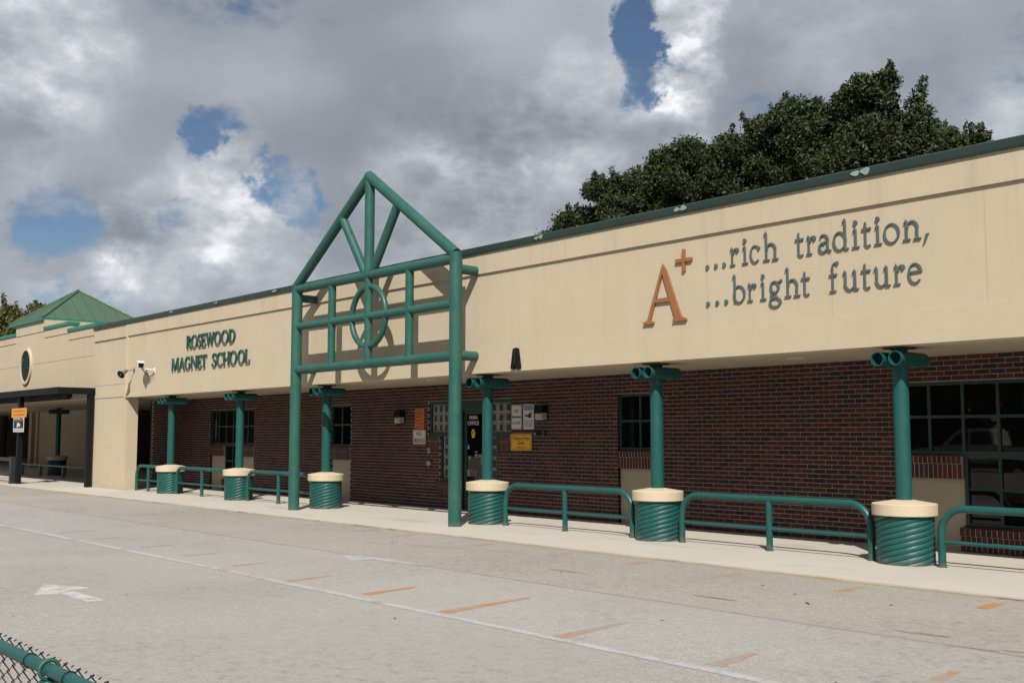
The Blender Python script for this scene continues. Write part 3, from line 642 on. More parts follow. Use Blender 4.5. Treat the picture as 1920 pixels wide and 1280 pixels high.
# pyramid roof
ap = Vector((-40.8, 14.28, 7.04)); hx = 1.87; ez = 5.74
cs = [Vector((ap.x + sx * hx, ap.y + sy * hx, ez)) for sx, sy in ((-1, -1), (1, -1), (1, 1), (-1, 1))]
roof = part('roof', MB().add([*cs, ap], [(0, 1, 4), (1, 2, 4), (2, 3, 4), (3, 0, 4), (3, 2, 1, 0)]), 'roof_green', Wg)
part('eave', MB().box(ap.x - hx - .01, ap.x + hx + .01, ap.y - hx - .01, ap.y + hx + .01, ez - .09, ez - .003), 'coping_bright', roof)
for i in range(4):
    a, b = cs[i], cs[(i + 1) % 4]; nrm = (b - a).cross(ap - a).normalized()
    for k in range(1, 8):
        t = k / 8; p = a.lerp(b, t); tt = min(t, 1 - t) * 2; q = p.lerp(ap, 0); mid = (a + b) / 2; q = p + (ap - mid) * tt
        part('seam', MB().sweep([p + nrm * .012, q + nrm * .012], .016, 4), 'roof_seam', roof)
for c in cs: part('hip_cap', MB().sweep([c + Vector((0, 0, .02)), ap + Vector((0, 0, .02))], .05, 6), 'roof_green', roof)
# porch beneath
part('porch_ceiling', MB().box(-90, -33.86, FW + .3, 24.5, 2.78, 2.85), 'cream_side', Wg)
pb = MB().box(-90, -47.3, 12.5, 12.8, 2.8, 4.6); part('far_wall', pb, 'cream', Wg)
part('porch_back', MB().box(-90, -34.6, 24.2, 24.4, 0, 2.78), 'brick3', Wg)
for x0, x1, y0, y1 in ((-56.3, -49.6, 18.0, 18.3), (-57.6, -57.2, 17.9, 18.4), (-56.6, -56.3, 17.9, 18.4)):
    part('porch_pier', MB().box(x0, x1, y0, y1, 0, 2.78), 'cream_side', Wg)
part('porch_pier', MB().box(-34.6, -34.0, 16.2, 17.6, 0, 2.78), 'cream_side', Wg)

# black canopy in front of the pavilion
C = thing('entrance_canopy', 'flat black metal canopy on posts in front of the oval louvre pavilion', 'canopy', (-38, 11.8, 0))
part('fascia_beam', MB().box(-48.5, -33.62, 11.23, 11.31, 2.88, 3.08), 'black', C)
part('roof_sheet', MB().box(-48.5, -33.68, 11.31, FW - .004, 2.97, 3.02), 'black', C)
part('side_beam', MB().box(-33.70, -33.62, 11.31, FY - .012, 2.88, 3.08), 'black', C)
part('header_beam', MB().box(-48.4, -33.9, 11.62, 11.74, 2.72, 2.97), 'black', C)
for x in (-36.0, -39.8, -42.0): part('rafter', MB().box(x - .04, x + .04, 11.74, FW - .01, 2.84, 2.96), 'black', C)
for x, y in ((-37.65, 11.42), (-41.9, 11.42), (-46.1, 11.42)): part('post', MB().box(x - .075, x + .075, y - .075, y + .075, 0, 2.97), 'black', C)
part('post', MB().box(-33.80, -33.64, 12.20, 12.36, 0, 2.88), 'black', C)

# ================================================================ repeated columns
def make_column():
    t = thing('pipe_column', 'c', 'column', (0, 0, 0), 'green pipe columns under the fascia')
    nb, nz = 120, 72; vs_ = []; fs = []
    for j in range(nz + 1):
        z = .61 * j / nz
        for k in range(nb):
            th = 2 * math.pi * k / nb; ph = z / .070 - th / (2 * math.pi) * 8
            u = ph - math.floor(ph); g = max(0, 1 - abs(u - .5) / .25); rr = .353 - .017 * (g * g * (3 - 2 * g))
            vs_.append((rr * math.cos(th), rr * math.sin(th), z))
    for j in range(nz):
        for k in range(nb): fs.append((j * nb + k, j * nb + (k + 1) % nb, (j + 1) * nb + (k + 1) % nb, (j + 1) * nb + k))
    part('corrugated_base', MB().add(vs_, fs), 'green', t, 60)
    part('base_cap', MB().lathe([(.36, .60), (.392, .602), (.396, .61), (.396, .742), (.390, .748), (.12, .792), (.10, .792)], n=40), 'cream_trim', t, 25)
    part('shaft', MB().lathe([(.10, .78), (.10, ZS - .02)], n=28), 'green', t, 30)
    part('head_plate', MB().box(-.15, .15, -.15, .15, ZS - .02, ZS), 'green_trim', t)
    for s in (-1, 1):
        x = s * .121; p = MB().lathe([(.080, -.20), (.080, -.345), (.092, -.345), (.092, .36), (.080, .36), (.080, .20)], (x, 0, 2.565), 24, 'y', False)
        p.lathe([(.0805, -.20), (.0805, -.19)], (x, 0, 2.565), 24, 'y'); p.lathe([(.0805, .19), (.0805, .20)], (x, 0, 2.565), 24, 'y')
        part('capital_pipe', p, 'green', t, 30)
    return t
col0 = make_column(); first = True
for x, y, lab in ((-6.90, CY, 'nearest green pipe column on ribbed barrel base, beside the wide window at right'),
               (-10.98, CY, 'green pipe column on ribbed barrel base, below the orange letter A'),
               (-15.06, CY, 'green pipe column on ribbed barrel base, just right of the main office door'),
               (-20.62, CY, 'green pipe column on ribbed barrel base, just behind the left gantry post'),
               (-24.70, CY, 'green pipe column on ribbed barrel base, second from the cream corner pillar'),
               (-28.75, CY, 'green pipe column on ribbed barrel base, closest to the cream corner pillar'),
               (-44.9, 15.1, 'shaded dark pipe column with ribbed base under the black canopy')):
    c = col0 if first else copy_tree(col0); first = False
    c.location = (x, y, 0); c['label'] = lab; c.rotation_euler = (0, 0, 0)

# pipe guard rails
RY = 12.70
def guard_rail(x0, x1, posts, label):
    t = thing('guard_rail', label, 'railing', ((x0 + x1) / 2, RY, 0), 'green pipe guard rails along the walkway')
    zt = .715; rb = .30; pts = [(x0, RY, 0)]
    for k in range(9):
        a = math.pi - math.pi / 2 * k / 8; pts.append((x0 + rb + rb * math.cos(a), RY, zt - rb + rb * math.sin(a)))
    for k in range(9):
        a = math.pi / 2 - math.pi / 2 * k / 8; pts.append((x1 - rb + rb * math.cos(a), RY, zt - rb + rb * math.sin(a)))
    pts.append((x1, RY, 0)); part('top_rail', MB().sweep(pts, .047, 16), 'green', t, 40)
    part('lower_rail', MB().sweep([(x0, RY, .305), (x1, RY, .305)], .024, 12), 'green', t, 40)
    for x in posts: part('post', MB().sweep([(x, RY, 0), (x, RY, zt)], .045, 14), 'green', t, 40)
    for x in [x0, x1] + posts: part('foot_collar', MB().lathe([(.062, 0), (.062, .006), (.05, .012)], (x, RY, 0), 14), 'green', t)
guard_rail(-10.46, -7.34, [-8.90], 'green pipe guard rail between the two columns nearest the right edge')
guard_rail(-14.50, -11.46, [-12.98], 'green pipe guard rail under the yellow tobacco sign')
guard_rail(-6.40, -2.9, [-4.65], 'green pipe guard rail cut off by the right edge, before the wide window')
guard_rail(-24.15, -21.12, [-22.62], 'green pipe guard rail running behind the left gantry post')
guard_rail(-28.22, -25.18, [-26.66], 'green pipe guard rail before the far T shaped window')
guard_rail(-30.95, -29.20, [-30.12], 'short green pipe guard rail starting at the cream corner pillar')

# ================================================================ gantry
G = thing('entrance_gantry', 'tall green pipe gantry with gable top and ring before the main door', 'gantry', (-17.74, GY, 0))
gx0, gx1, gc = -20.53, -14.95, -17.74; zt, zm, zb = 4.85, 3.965, 3.02
def pipe(name, p, q, r, n=24): return part(name, MB().sweep([p, q], r, n), 'green_faded', G, 40)
for x in (gx0, gx1): pipe('post', (x, GY, 0), (x, GY, 4.90), .118, 28)
ap_ = (gc, GY, 6.83)
mb = MB().sweep([(gx0, GY, 4.87), (gc - .02, GY, 6.80)], .105, 24); part('rafter', mb, 'green_faded', G, 40)
mb = MB().sweep([(gx1, GY, 4.87), (gc - .05, GY, 6.83)], .107, 24); part('rafter', mb, 'green_faded', G, 40)
part('top_rail', MB().sweep([(gx0, GY, zt - .06), (gx1, GY, zt - .06)], .095, 24), 'green_faded', G, 40)
pipe('middle_rail', (gx0, GY, zm), (gx1, GY, zm), .082); pipe('bottom_rail', (gx0, GY, zb), (gx1, GY, zb), .094)
pipe('king_post', (gc, GY, zt - .06), (gc, GY, 6.72), .100); pipe('centre_bar', (gc, GY, zb), (gc, GY, zt - .06), .082)
for x in (-19.10, -16.36): pipe('upright', (x, GY, zb), (x, GY, zt - .06), .082)
for s in (-1, 1): pipe('brace', (gc + s * .10, GY, zt - .04), (gc + s * .98, GY, 6.08), .090)
part('ring', MB().sweep([(gc + .60 * math.cos(a), GY, zm + .60 * math.sin(a)) for a in [2 * math.pi * k / 56 for k in range(56)]], .060, 16, closed=True), 'green_faded', G, 60)
for x in (gx0, gx1):
    for z in (4.60, 3.035): pipe('wall_bracket', (x, GY, z), (x, FY - .004, z), .088)

# ================================================================ raised lettering (stroke built serif capitals and small letters)
def ell(cx, cz, rx, rz, a0, a1, wx, wz, n=28):
    o_, i_ = [], []
    for k in range(n + 1):
        a = R(a0 + (a1 - a0) * k / n); o_.append((cx + rx * math.cos(a), cz + rz * math.sin(a))); i_.append((cx + (rx - wx) * math.cos(a), cz + (rz - wz) * math.sin(a)))
    return ('band', o_, i_)
def bar(x0, z0, x1, z1, w0, w1=None):
    w1 = w1 or w0; d = Vector((x1 - x0, z1 - z0)).normalized(); nx, nz = -d.y, d.x
    return ('poly', [(x0 - nx * w0 / 2, z0 - nz * w0 / 2), (x1 - nx * w1 / 2, z1 - nz * w1 / 2), (x1 + nx * w1 / 2, z1 + nz * w1 / 2), (x0 + nx * w0 / 2, z0 + nz * w0 / 2)])
def poly(*p): return ('poly', list(p))
def serif(x, z, w=.34, h=.07, up=True): 
    return poly((x - w / 2, z), (x + w / 2, z), (x + w / 2, z + h), (x - w / 2, z + h))
def flag(x, z, w=.14, h=.13): return poly((x - w, z - h), (x - w + .05, z - h - .03), (x + .02, z - .02), (x + .02, z + .10), (x - .04, z + .02))
W = .114
def dotp(cx, cz, r): return poly(*[(cx + r * math.cos(2 * math.pi * k / 14), cz + r * 1.05 * math.sin(2 * math.pi * k / 14)) for k in range(14)])
LOW = {   # x height 1, drawn in real proportions, later stretched to the measured width
 'r': [bar(.25, 0, .25, 1.0, W), serif(.27, 0, .46), flag(.20, 1.0), ell(.62, .62, .37, .40, 170, 62, .16, .10), dotp(.72, .88, .13)],
 'i': [bar(.22, 0, .22, 1.0, W), serif(.22, 0, .44), flag(.18, 1.0), dotp(.22, 1.36, .125)],
 'c': [ell(.44, .5, .42, .52, 48, 312, .116, .072), dotp(.74, .82, .10)],
 'h': [bar(.22, 0, .22, 1.62, W), serif(.22, 0, .44), flag(.18, 1.60), ell(.56, .58, .36, .43, 180, 0, .116, .088), bar(.835, 0, .835, .60, W), serif(.84, 0, .42)],
 'n': [bar(.22, 0, .22, 1.0, W), serif(.22, 0, .44), flag(.18, 1.0), ell(.56, .58, .36, .43, 180, 0, .116, .088), bar(.835, 0, .835, .60, W), serif(.84, 0, .42)],
 't': [bar(.27, .22, .27, 1.30, W, .12), bar(.02, .93, .66, .93, .11), ell(.46, .24, .275, .27, 180, 310, .116, .076)],
 'a': [bar(.66, .12, .66, .68, W), ell(.40, .64, .345, .38, 0, 150, .116, .076), ell(.36, .28, .34, .30, 60, 330, .15, .10), bar(.40, .55, .66, .62, .09), bar(.66, .14, .88, .04, .11)],
 'd': [bar(.78, 0, .78, 1.62, W), flag(.74, 1.60), ell(.44, .5, .43, .52, 0, 360, .116, .072), serif(.86, 0, .26)],
 'b': [bar(.20, .02, .20, 1.62, W), flag(.16, 1.60), ell(.52, .5, .43, .52, 0, 360, .116, .072)],
 'o': [ell(.5, .5, .48, .53, 0, 360, .114, .072)],
 'u': [bar(.22, .40, .22, 1.0, W), flag(.18, 1.0), ell(.50, .42, .365, .44, 180, 360, .116, .088), bar(.80, 0, .80, 1.0, W), flag(.76, 1.0), serif(.88, 0, .26)],
 'f': [bar(.30, 0, .30, 1.25, W), serif(.30, 0, .50), bar(.04, .93, .64, .93, .10), ell(.58, 1.24, .365, .38, 180, 70, .116, .076), dotp(.68, 1.55, .10)],
 'g': [ell(.42, .66, .33, .36, 0, 360, .14, .09), ell(.44, -.20, .42, .30, 0, 360, .13, .09), bar(.20, .36, .20, .10, .12), bar(.17, .07, .60, .10, .13), bar(.62, .90, .92, 1.02, .10)],
 'e': [ell(.46, .5, .44, .53, 8, 318, .116, .072), bar(.06, .55, .90, .60, .085)],
 ',': [poly((.10, -.32), (.20, -.30), (.62, .22), (.34, .22))],
 '.': [dotp(.5, .13, .135)],
}
V = .135; T_ = .06; SH = .05
def sf(x, z, w=.24): return serif(x, z, w, SH)
CAP = {   # cap height 1
 'R': [bar(.16, 0, .16, 1, V), sf(.16, 0), sf(.10, .95, .18), ell(.26, .74, .34, .26, 90, -90, .13, .06), bar(.10, .97, .28, .97, T_), bar(.12, .50, .28, .50, T_), bar(.34, .49, .72, .02, .13), sf(.72, 0, .16)],
 'O': [ell(.46, .5, .45, .52, 0, 360, .13, .055)],
 'S': [ell(.32, .74, .25, .27, 40, 270, .11, .06), ell(.30, .25, .27, .27, 90, -150, .11, .06), bar(.52, .74, .52, .96, .05), bar(.06, .04, .06, .26, .05)],
 'E': [bar(.15, 0, .15, 1, V), bar(.05, .97, .58, .97, T_), bar(.05, .03, .62, .03, T_), bar(.15, .51, .48, .51, T_), bar(.57, .80, .57, 1, .045), bar(.61, 0, .61, .22, .045), bar(.47, .40, .47, .62, .045)],
 'W': [bar(.14, .98, .40, .02, .125), bar(.40, .02, .62, .98, .06), bar(.62, .98, .86, .02, .125), bar(.86, .02, 1.10, .98, .06), sf(.13, .95, .26), sf(.60, .95, .20), sf(1.10, .95, .22)],
 'D': [bar(.15, 0, .15, 1, V), ell(.30, .5, .48, .5, 90, -90, .13, .06), bar(.05, .97, .32, .97, T_), bar(.05, .03, .32, .03, T_)],
 'M': [bar(.12, 0, .18, 1, .06), bar(.18, .98, .52, .03, .125), bar(.52, .03, .86, .98, .06), bar(.86, .98, .92, 0, .13), sf(.12, 0, .2), sf(.92, 0, .26), sf(.13, .95, .18), sf(.91, .95, .18)],
 'A': [bar(.10, .03, .44, .98, .065), bar(.42, .98, .78, .03, .13), bar(.22, .36, .64, .36, T_), sf(.09, 0, .22), sf(.79, 0, .26)],
 'G': [ell(.46, .5, .45, .52, 50, 325, .13, .06), bar(.77, .08, .77, .46, .12), sf(.75, .42, .26), bar(.76, .72, .76, .94, .05)],
 'N': [bar(.14, 0, .14, 1, .06), bar(.14, .98, .78, .04, .125), bar(.78, 0, .78, 1, .06), sf(.14, 0, .22), sf(.12, .95, .22), sf(.78, .95, .22)],
 'T': [bar(.36, 0, .36, 1, V), bar(.02, .97, .70, .97, T_), bar(.04, .78, .04, 1, .045), bar(.68, .78, .68, 1, .045), sf(.36, 0, .26)],
 'C': [ell(.46, .5, .45, .52, 48, 312, .13, .06), bar(.75, .72, .75, .94, .05)],
 'H': [bar(.15, 0, .15, 1, V), bar(.75, 0, .75, 1, V), bar(.15, .51, .75, .51, T_), sf(.15, 0), sf(.75, 0), sf(.15, .95), sf(.75, .95)],
 'L': [bar(.15, 0, .15, 1, V), bar(.05, .03, .60, .03, T_), bar(.59, 0, .59, .24, .045), sf(.15, .95)],
}
def letter(shape, x0, x1, z0, hz, parent, mat, y1, depth):
    xs = [p[0] for s in shape for q in s[1:] for p in q]; lo, hi = min(xs), max(xs); sx = (x1 - x0) / (hi - lo); mb = MB()
    for i, s in enumerate(shape):
        yf = y1 - depth - .0006 * i; tr = lambda q: [(x0 + (p[0] - lo) * sx, z0 + p[1] * hz) for p in q]
        if s[0] == 'poly':
            q = tr(s[1]); A = sum(q[k][0] * q[(k + 1) % len(q)][1] - q[(k + 1) % len(q)][0] * q[k][1] for k in range(len(q)))
            mb.prism(q if A > 0 else q[::-1], yf, y1 + .0004 * i)
        else:
            full = abs(s[1][0][0] - s[1][-1][0]) < 1e-6 and abs(s[1][0][1] - s[1][-1][1]) < 1e-6
            mb.strip(tr(s[1][:-1] if full else s[1]), tr(s[2][:-1] if full else s[2]), yf, y1 + .0004 * i, full)
    return part('letter', mb, mat, parent)
def line_of(parent, table, items, z0, hz, mat, y1, depth):
    for ch, pl, pr in items:
        py = 640; a, b = at(pl, 500 if pl > 900 else 650, FY).x, at(pr, 500 if pl > 900 else 650, FY).x
        letter(table[ch], a, b, z0, hz, parent, mat, y1, depth)
T1 = thing('slogan_lettering', 'slate blue raised letters reading rich tradition bright future on the fascia', 'lettering', (-7.9, FY, 3.4))
line_of(T1, LOW, [('.', 1327, 1333), ('.', 1343, 1349), ('.', 1358.5, 1364.5), ('r', 1372.5, 1389), ('i', 1395, 1406), ('c', 1410, 1429), ('h', 1434.7, 1462.5), ('t', 1494.7, 1510), ('r', 1515, 1533), ('a', 1537.3, 1561), ('d', 1564.4, 1593),
                  ('i', 1599.5, 1613), ('t', 1617.8, 1634.5), ('i', 1640.3, 1654), ('o', 1657.7, 1687.3), ('n', 1692.8, 1725.6), (',', 1729.5, 1740.5)], 4.015, .243, 'slate_letter', FY - .006, .019)
line_of(T1, LOW, [('.', 1327, 1333.5), ('.', 1344, 1350.5), ('.', 1361, 1367.5), ('b', 1375.7, 1400), ('r', 1404, 1420.5), ('i', 1427.5, 1438.5), ('g', 1443.8, 1469), ('h', 1473, 1501.4), ('t', 1504.3, 1519.6), ('f', 1556, 1573.5), ('u', 1580, 1609.5),
                  ('t', 1614.5, 1631.6), ('u', 1637.3, 1667.5), ('r', 1673.7, 1694.5), ('e', 1699.8, 1725.8)], 3.475, .243, 'slate_letter', FY - .006, .019)
T2 = thing('orange_grade_letter', 'large orange raised letter A with a plus sign on the fascia', 'lettering', (-10.6, FY, 3.3))
AB = [poly((.06, .045), (.13, .045), (.455, .97), (.43, 1.03), (.405, .97)), poly((.70, .045), (.84, .045), (.50, .93), (.43, 1.03), (.40, .93)), poly((.235, .36), (.615, .36), (.59, .43), (.26, .43)),
      poly((-.03, 0), (.21, 0), (.21, .032), (.135, .06), (.06, .06), (-.03, .032)), poly((.64, 0), (.94, 0), (.94, .032), (.84, .07), (.72, .07), (.64, .032))]
letter(AB, at(1211, 606, FY).x, at(1292, 600, FY).x, 3.30, .87, T2, 'orange_letter', FY - .006, .035)
xc = (at(1272, 487, FY).x + at(1301, 485, FY).x) / 2; zc = 4.205
plus = [('poly', [(-.155, -.026), (.155, -.026), (.155, .026), (-.155, .026)]), ('poly', [(-.024, -.165), (.024, -.165), (.024, .165), (-.024, .165)])]
letter(plus, xc - .155, xc + .155, zc, 1.0, T2, 'orange_letter', FY - .006, .035)
T3 = thing('school_name_lettering', 'two lines of green raised capitals on the fascia above the far walkway', 'lettering', (-25.7, FY, 3.35))
line_of(T3, CAP, [('R', 351, 360.3), ('O', 360, 371), ('S', 371.9, 378), ('E', 378.6, 386.2), ('W', 386.4, 402.2), ('O', 402.3, 414.2), ('O', 415.4, 428.2), ('D', 429.7, 440.7)], 3.91, .34, 'green_letter', FY - .018, .03)
line_of(T3, CAP, [('M', 324.7, 338), ('A', 338.3, 349.2), ('G', 349.4, 358.7), ('N', 359.8, 371.2), ('E', 372.4, 379.3), ('T', 379.6, 389), ('S', 399.1, 407), ('C', 408, 418.6), ('H', 419.5, 431.2), ('O', 431.8, 444.6), ('O', 446.8, 459.2), ('L', 460, 468.3)], 3.355, .34, 'green_letter', FY - .018, .03)

# ================================================================ small things on the fascia and wall
# camera on a bracket
p = Vector((-29.2, FY, 3.42))
K = thing('security_camera', 'white box security camera on a bracket left of the school name', 'camera', p)
hd = Vector((.93, -.33, -.16)).normalized(); c0 = p + Vector((-.26, -.30, .17)); sd = hd.cross(Vector((0, 0, 1))).normalized(); uu = sd.cross(hd)
def obox(c, d0, l, w, h, mb=None):
    mb = mb or MB(); v = []
    for a in (-1, 1):
        for b_ in (-1, 1):
            for e_ in (-1, 1): v.append(c + d0 * (a * l / 2) + sd * (b_ * w / 2) + uu * (e_ * h / 2))
    return mb.add(v, [(0, 1, 3, 2), (4, 6, 7, 5), (0, 4, 5, 1), (2, 3, 7, 6), (0, 2, 6, 4), (1, 5, 7, 3)])
part('housing', obox(c0, hd, .44, .16, .14), 'white_paint', K); part('sun_shield', obox(c0 + uu * .078 + hd * .03, hd, .50, .18, .014), 'white_paint', K)
part('lens', obox(c0 + hd * .225, hd, .012, .135, .115), 'black', K)
part('arm', MB().sweep([p + Vector((0, 0, .02)), p + Vector((-.02, -.14, .03)), p + Vector((-.10, -.27, .05)), c0 - uu * .05], .016, 8), 'white_paint', K, 40)
part('wall_plate', MB().box(p.x - .05, p.x + .05, p.y - .02, p.y, p.z - .06, p.z + .08), 'white_paint', K)
part('cable', MB().sweep([c0 - hd * .1 - uu * .06, p + Vector((-.10, -.20, -.10)), p + Vector((-.05, -.12, -.17)), p + Vector((0, -.05, -.12)), p + Vector((0, -.01, -.04))], .013, 8), 'black', K, 40)
# horn speaker
p = Vector((-30.62, FY, 3.50)); hd = Vector((.35, -.78, -.52)).normalized()
K = thing('horn_speaker', 'grey horn loudspeaker on a short arm at the corner pillar', 'speaker', p)
part('arm', MB().sweep([p, p + Vector((-.02, -.14, -.01)), p + Vector((-.05, -.22, -.02))], .014, 8), 'grey_metal', K, 40)
c0 = p + Vector((-.06, -.22, -.02)); ring = [(c0, .055), (c0 + hd * .06, .06), (c0 + hd * .07, .05), (c0 + hd * .16, .075), (c0 + hd * .235, .125), (c0 + hd * .245, .125)]
part('horn', MB().sweep([q for q, r_ in ring], [r_ for q, r_ in ring], 20), 'grey_metal', K, 50)
part('mouth', MB().sweep([c0 + hd * .246, c0 + hd * .249], .113, 20), 'black', K); part('phase_plug', MB().sweep([c0 + hd * .249, c0 + hd * .262], .022, 12), 'grey_metal', K)
part('wall_plate', MB().box(p.x - .04, p.x + .04, p.y - .02, p.y, p.z - .06, p.z + .06), 'grey_metal', K)
# black folded flood light / cover on the lower band
q = [at(966, 692, FY), at(980, 689, FY), at(976, 653, FY), at(968, 655, FY)]
K = thing('black_wall_fixture', 'tapered black two legged fixture on the lower fascia edge right of the gantry', 'fixture', (-13.9, FY, 2.76))
xa = at(972, 670, FY).x
for s in (-1, 1):
    poly_ = [(xa + s * .005, 3.115 + (.008 if s > 0 else 0)), (xa + s * .055, 3.105), (xa + s * .115, 2.765), (xa + s * .055, 2.745), (xa + s * .012, 2.80)]
    A = sum(poly_[k][0] * poly_[(k + 1) % 5][1] - poly_[(k + 1) % 5][0] * poly_[k][1] for k in range(5))
    part('leaf', MB().prism(poly_ if A > 0 else poly_[::-1], FY - .085, FY - .018), 'black', K)
part('hinge', MB().box(xa - .02, xa + .02, FY - .09, FY - .018, 2.83, 3.10), 'black_soft', K)
# soffit downlights
for x, y, lab in ((-17.3, 13.17, 'round recessed downlight in the soffit behind the gantry'), (-8.9, 13.44, 'round recessed downlight in the soffit near the right column')):
    t = thing('soffit_downlight', lab, 'light', (x, y, ZS - .01), 'recessed soffit downlights')
    part('trim_ring', MB().lathe([(.09, ZS + .002), (.125, ZS + .002), (.12, ZS - .012), (.09, ZS - .008)], (x, y, 0), 24, 'z', False), 'white_paint', t, 40); part('diffuser', MB().lathe([(.0905, ZS - .002), (.0905, ZS + .002)], (x, y, 0), 24), 'lens', t)
# wall lights
for px, py, lab in ((744, 783, 'small square wall light with black hood left of the office door'), (1012, 775, 'small square wall light with black hood beside the camera notice sign')):
    p = at(px, py, WY - .12); t = thing('wall_light', lab, 'light', (p.x, WY, p.z - .12), 'wall lights on the brick')
    hood = MB(); x, z = p.x, p.z
    hood.add([(x - .12, WY - .17, z + .0), (x + .12, WY - .17, z), (x + .12, WY, z), (x - .12, WY, z), (x - .12, WY - .15, z + .13), (x + .12, WY - .15, z + .13), (x + .12, WY, z + .14), (x - .12, WY, z + .14)], [(0, 3, 2, 1), (4, 5, 6, 7), (0, 1, 5, 4), (1, 2, 6, 5), (2, 3, 7, 6), (3, 0, 4, 7)])
    part('hood', hood, 'black', t); part('diffuser', MB().cbox(x - .105, x + .105, WY - .155, WY - .02, z - .14, z - .001, .02), 'lens', t); part('back_plate', MB().box(x - .12, x + .12, WY - .02, WY, z - .16, z - .002), 'black', t)
def rrect(x0, x1, z0, z1, r, n=5):
    P = []
    for cx, cz, a0 in ((x1 - r, z1 - r, 0), (x0 + r, z1 - r, 90), (x0 + r, z0 + r, 180), (x1 - r, z0 + r, 270)):
        for k in range(n + 1): a = R(a0 + 90 * k / n); P.append((cx + r * math.cos(a), cz + r * math.sin(a)))
    return P
def sign(name, label, x0, x1, z0, z1, mat, y=WY, r=.03, border=None, bw=.012, bi=.012):
    t = thing(name, label, 'sign', ((x0 + x1) / 2, y, z0)); pl = part('plate', MB().prism(rrect(x0, x1, z0, z1, r), y - .010, y - .002), mat, t)
    if border:
        part('border', MB().strip(rrect(x0 + bi, x1 - bi, z0 + bi, z1 - bi, r * .8), rrect(x0 + bi + bw, x1 - bi - bw, z0 + bi + bw, z1 - bi - bw, r * .6), y - .0125, y - .0105, True), border, t)
    for dx, dz in (((x0 + x1) / 2, z1 - .03), ((x0 + x1) / 2, z0 + .03)): part('screw', MB().lathe([(.006, -.014), (.006, -.0125)], (dx, y, dz), 8, 'y'), 'steel', t)
    return t
a, b = at(777, 787, WY).x, at(794, 787, WY).x
t = sign('visitor_sign', 'narrow upright orange visitor sign above the no smoking sign', a, b, 1.755, 2.205, 'sign_orange', r=.01)
for k, (s, w) in enumerate((('ALL', .5), ('VISITORS', .86), ('MUST', .66), ('REPORT', .8), ('TO THE', .8), ('OFFICE', .8))): text_part(s, (a + b) / 2, 2.165 - k * .074, WY - .0115, .042, (b - a) * w, 'sign_black', t)
a, b = at(773, 820, WY).x, at(797, 820, WY).x
t = sign('no_smoking_sign', 'white no smoking sign with red border left of the office door', a, b, 1.40, 1.735, 'sign_white', border='sign_red')
text_part('NO', (a + b) / 2, 1.64, WY - .0115, .105, .20, 'sign_red', t); text_part('SMOKING', (a + b) / 2, 1.49, WY - .0115, .105, (b - a) * .84, 'sign_red', t)
a, b = at(959.5, 782, WY).x, at(979, 782, WY).x
t = sign('skateboard_sign', 'white no skateboarding allowed sign left of the camera notice', a, b, 1.725, 2.225, 'sign_white', border='sign_black', bw=.008)
part('grey_band', MB().box(a + .02, b - .02, WY - .0125, WY - .0105, 1.955, 1.995), 'sign_grey', t)
text_part('NO', (a + b) / 2, 2.10, WY - .0115, .075, .12, 'sign_black', t); text_part('SKATEBOARDING', (a + b) / 2, 1.975, WY - .0135, .028, (b - a) * .82, 'sign_black', t); text_part('ALLOWED', (a + b) / 2, 1.855, WY - .0115, .055, (b - a) * .76, 'sign_black', t)
a, b = at(982, 782, WY).x, at(1002, 782, WY).x; m_ = (a + b) / 2
t = sign('camera_notice_sign', 'white and blue camera notice sign with a black camera picture', a, b, 1.725, 2.23, 'sign_white', border='sign_white')
part('header', MB().box(a + .03, b - .03, WY - .0125, WY - .0105, 2.11, 2.205), 'sign_blue', t); text_part('NOTICE', m_, 2.157, WY - .0135, .058, (b - a) * .68, 'sign_white', t)
ic = MB().box(m_ - .01, m_ + .09, WY - .0125, WY - .0105, 1.955, 2.04).prism([(m_ - .01, 1.98), (m_ - .01, 2.01), (m_ - .06, 2.022), (m_ - .06, 1.97)][::-1], WY - .0127, WY - .0105).box(m_ - .115, m_ - .06, WY - .0125, WY - .0105, 1.985, 2.02).prism([(m_ + .05, 2.04), (m_ + .11, 2.06), (m_ + .11, 2.075), (m_ + .03, 2.058)], WY - .0123, WY - .0105)
part('camera_picture', ic, 'sign_black', t)
for k, s in enumerate(('ALL ACTIVITIES', 'MONITORED BY', 'VIDEO CAMERA')): text_part(s, m_, 1.89 - k * .05, WY - .0115, .032, (b - a) * .8, 'sign_blue', t)
a, b = at(958, 830, WY).x, at(997.5, 830, WY).x; m_ = (a + b) / 2
t = sign('tobacco_sign', 'yellow tobacco free zone sign below the two white signs', a, b, 1.30, 1.63, 'sign_yellow', border='sign_black', bw=.007, bi=.022)
text_part('Tobacco-Free', m_, 1.545, WY - .0115, .075, (b - a) * .80, 'sign_black', t); text_part('Zone', m_, 1.455, WY - .0115, .070, (b - a) * .30, 'sign_black', t); text_part('Thank You', m_, 1.365, WY - .0115, .038, (b - a) * .42, 'sign_black', t)
p = at(1014, 813, WY); t = thing('card_reader', 'small dark double intercom box right of the yellow sign', 'box', (p.x, WY, p.z - .05))
part('body', MB().cbox(p.x - .16, p.x + .06, WY - .06, WY, p.z - .05, p.z + .05, .01), 'black', t); part('side_box', MB().cbox(p.x + .065, p.x + .17, WY - .05, WY, p.z - .05, p.z + .05, .008), 'grey_dark', t); part('lens', MB().lathe([(.022, -.066), (.022, -.06)], (p.x - .10, WY, p.z - .02), 12, 'y'), 'lens', t)
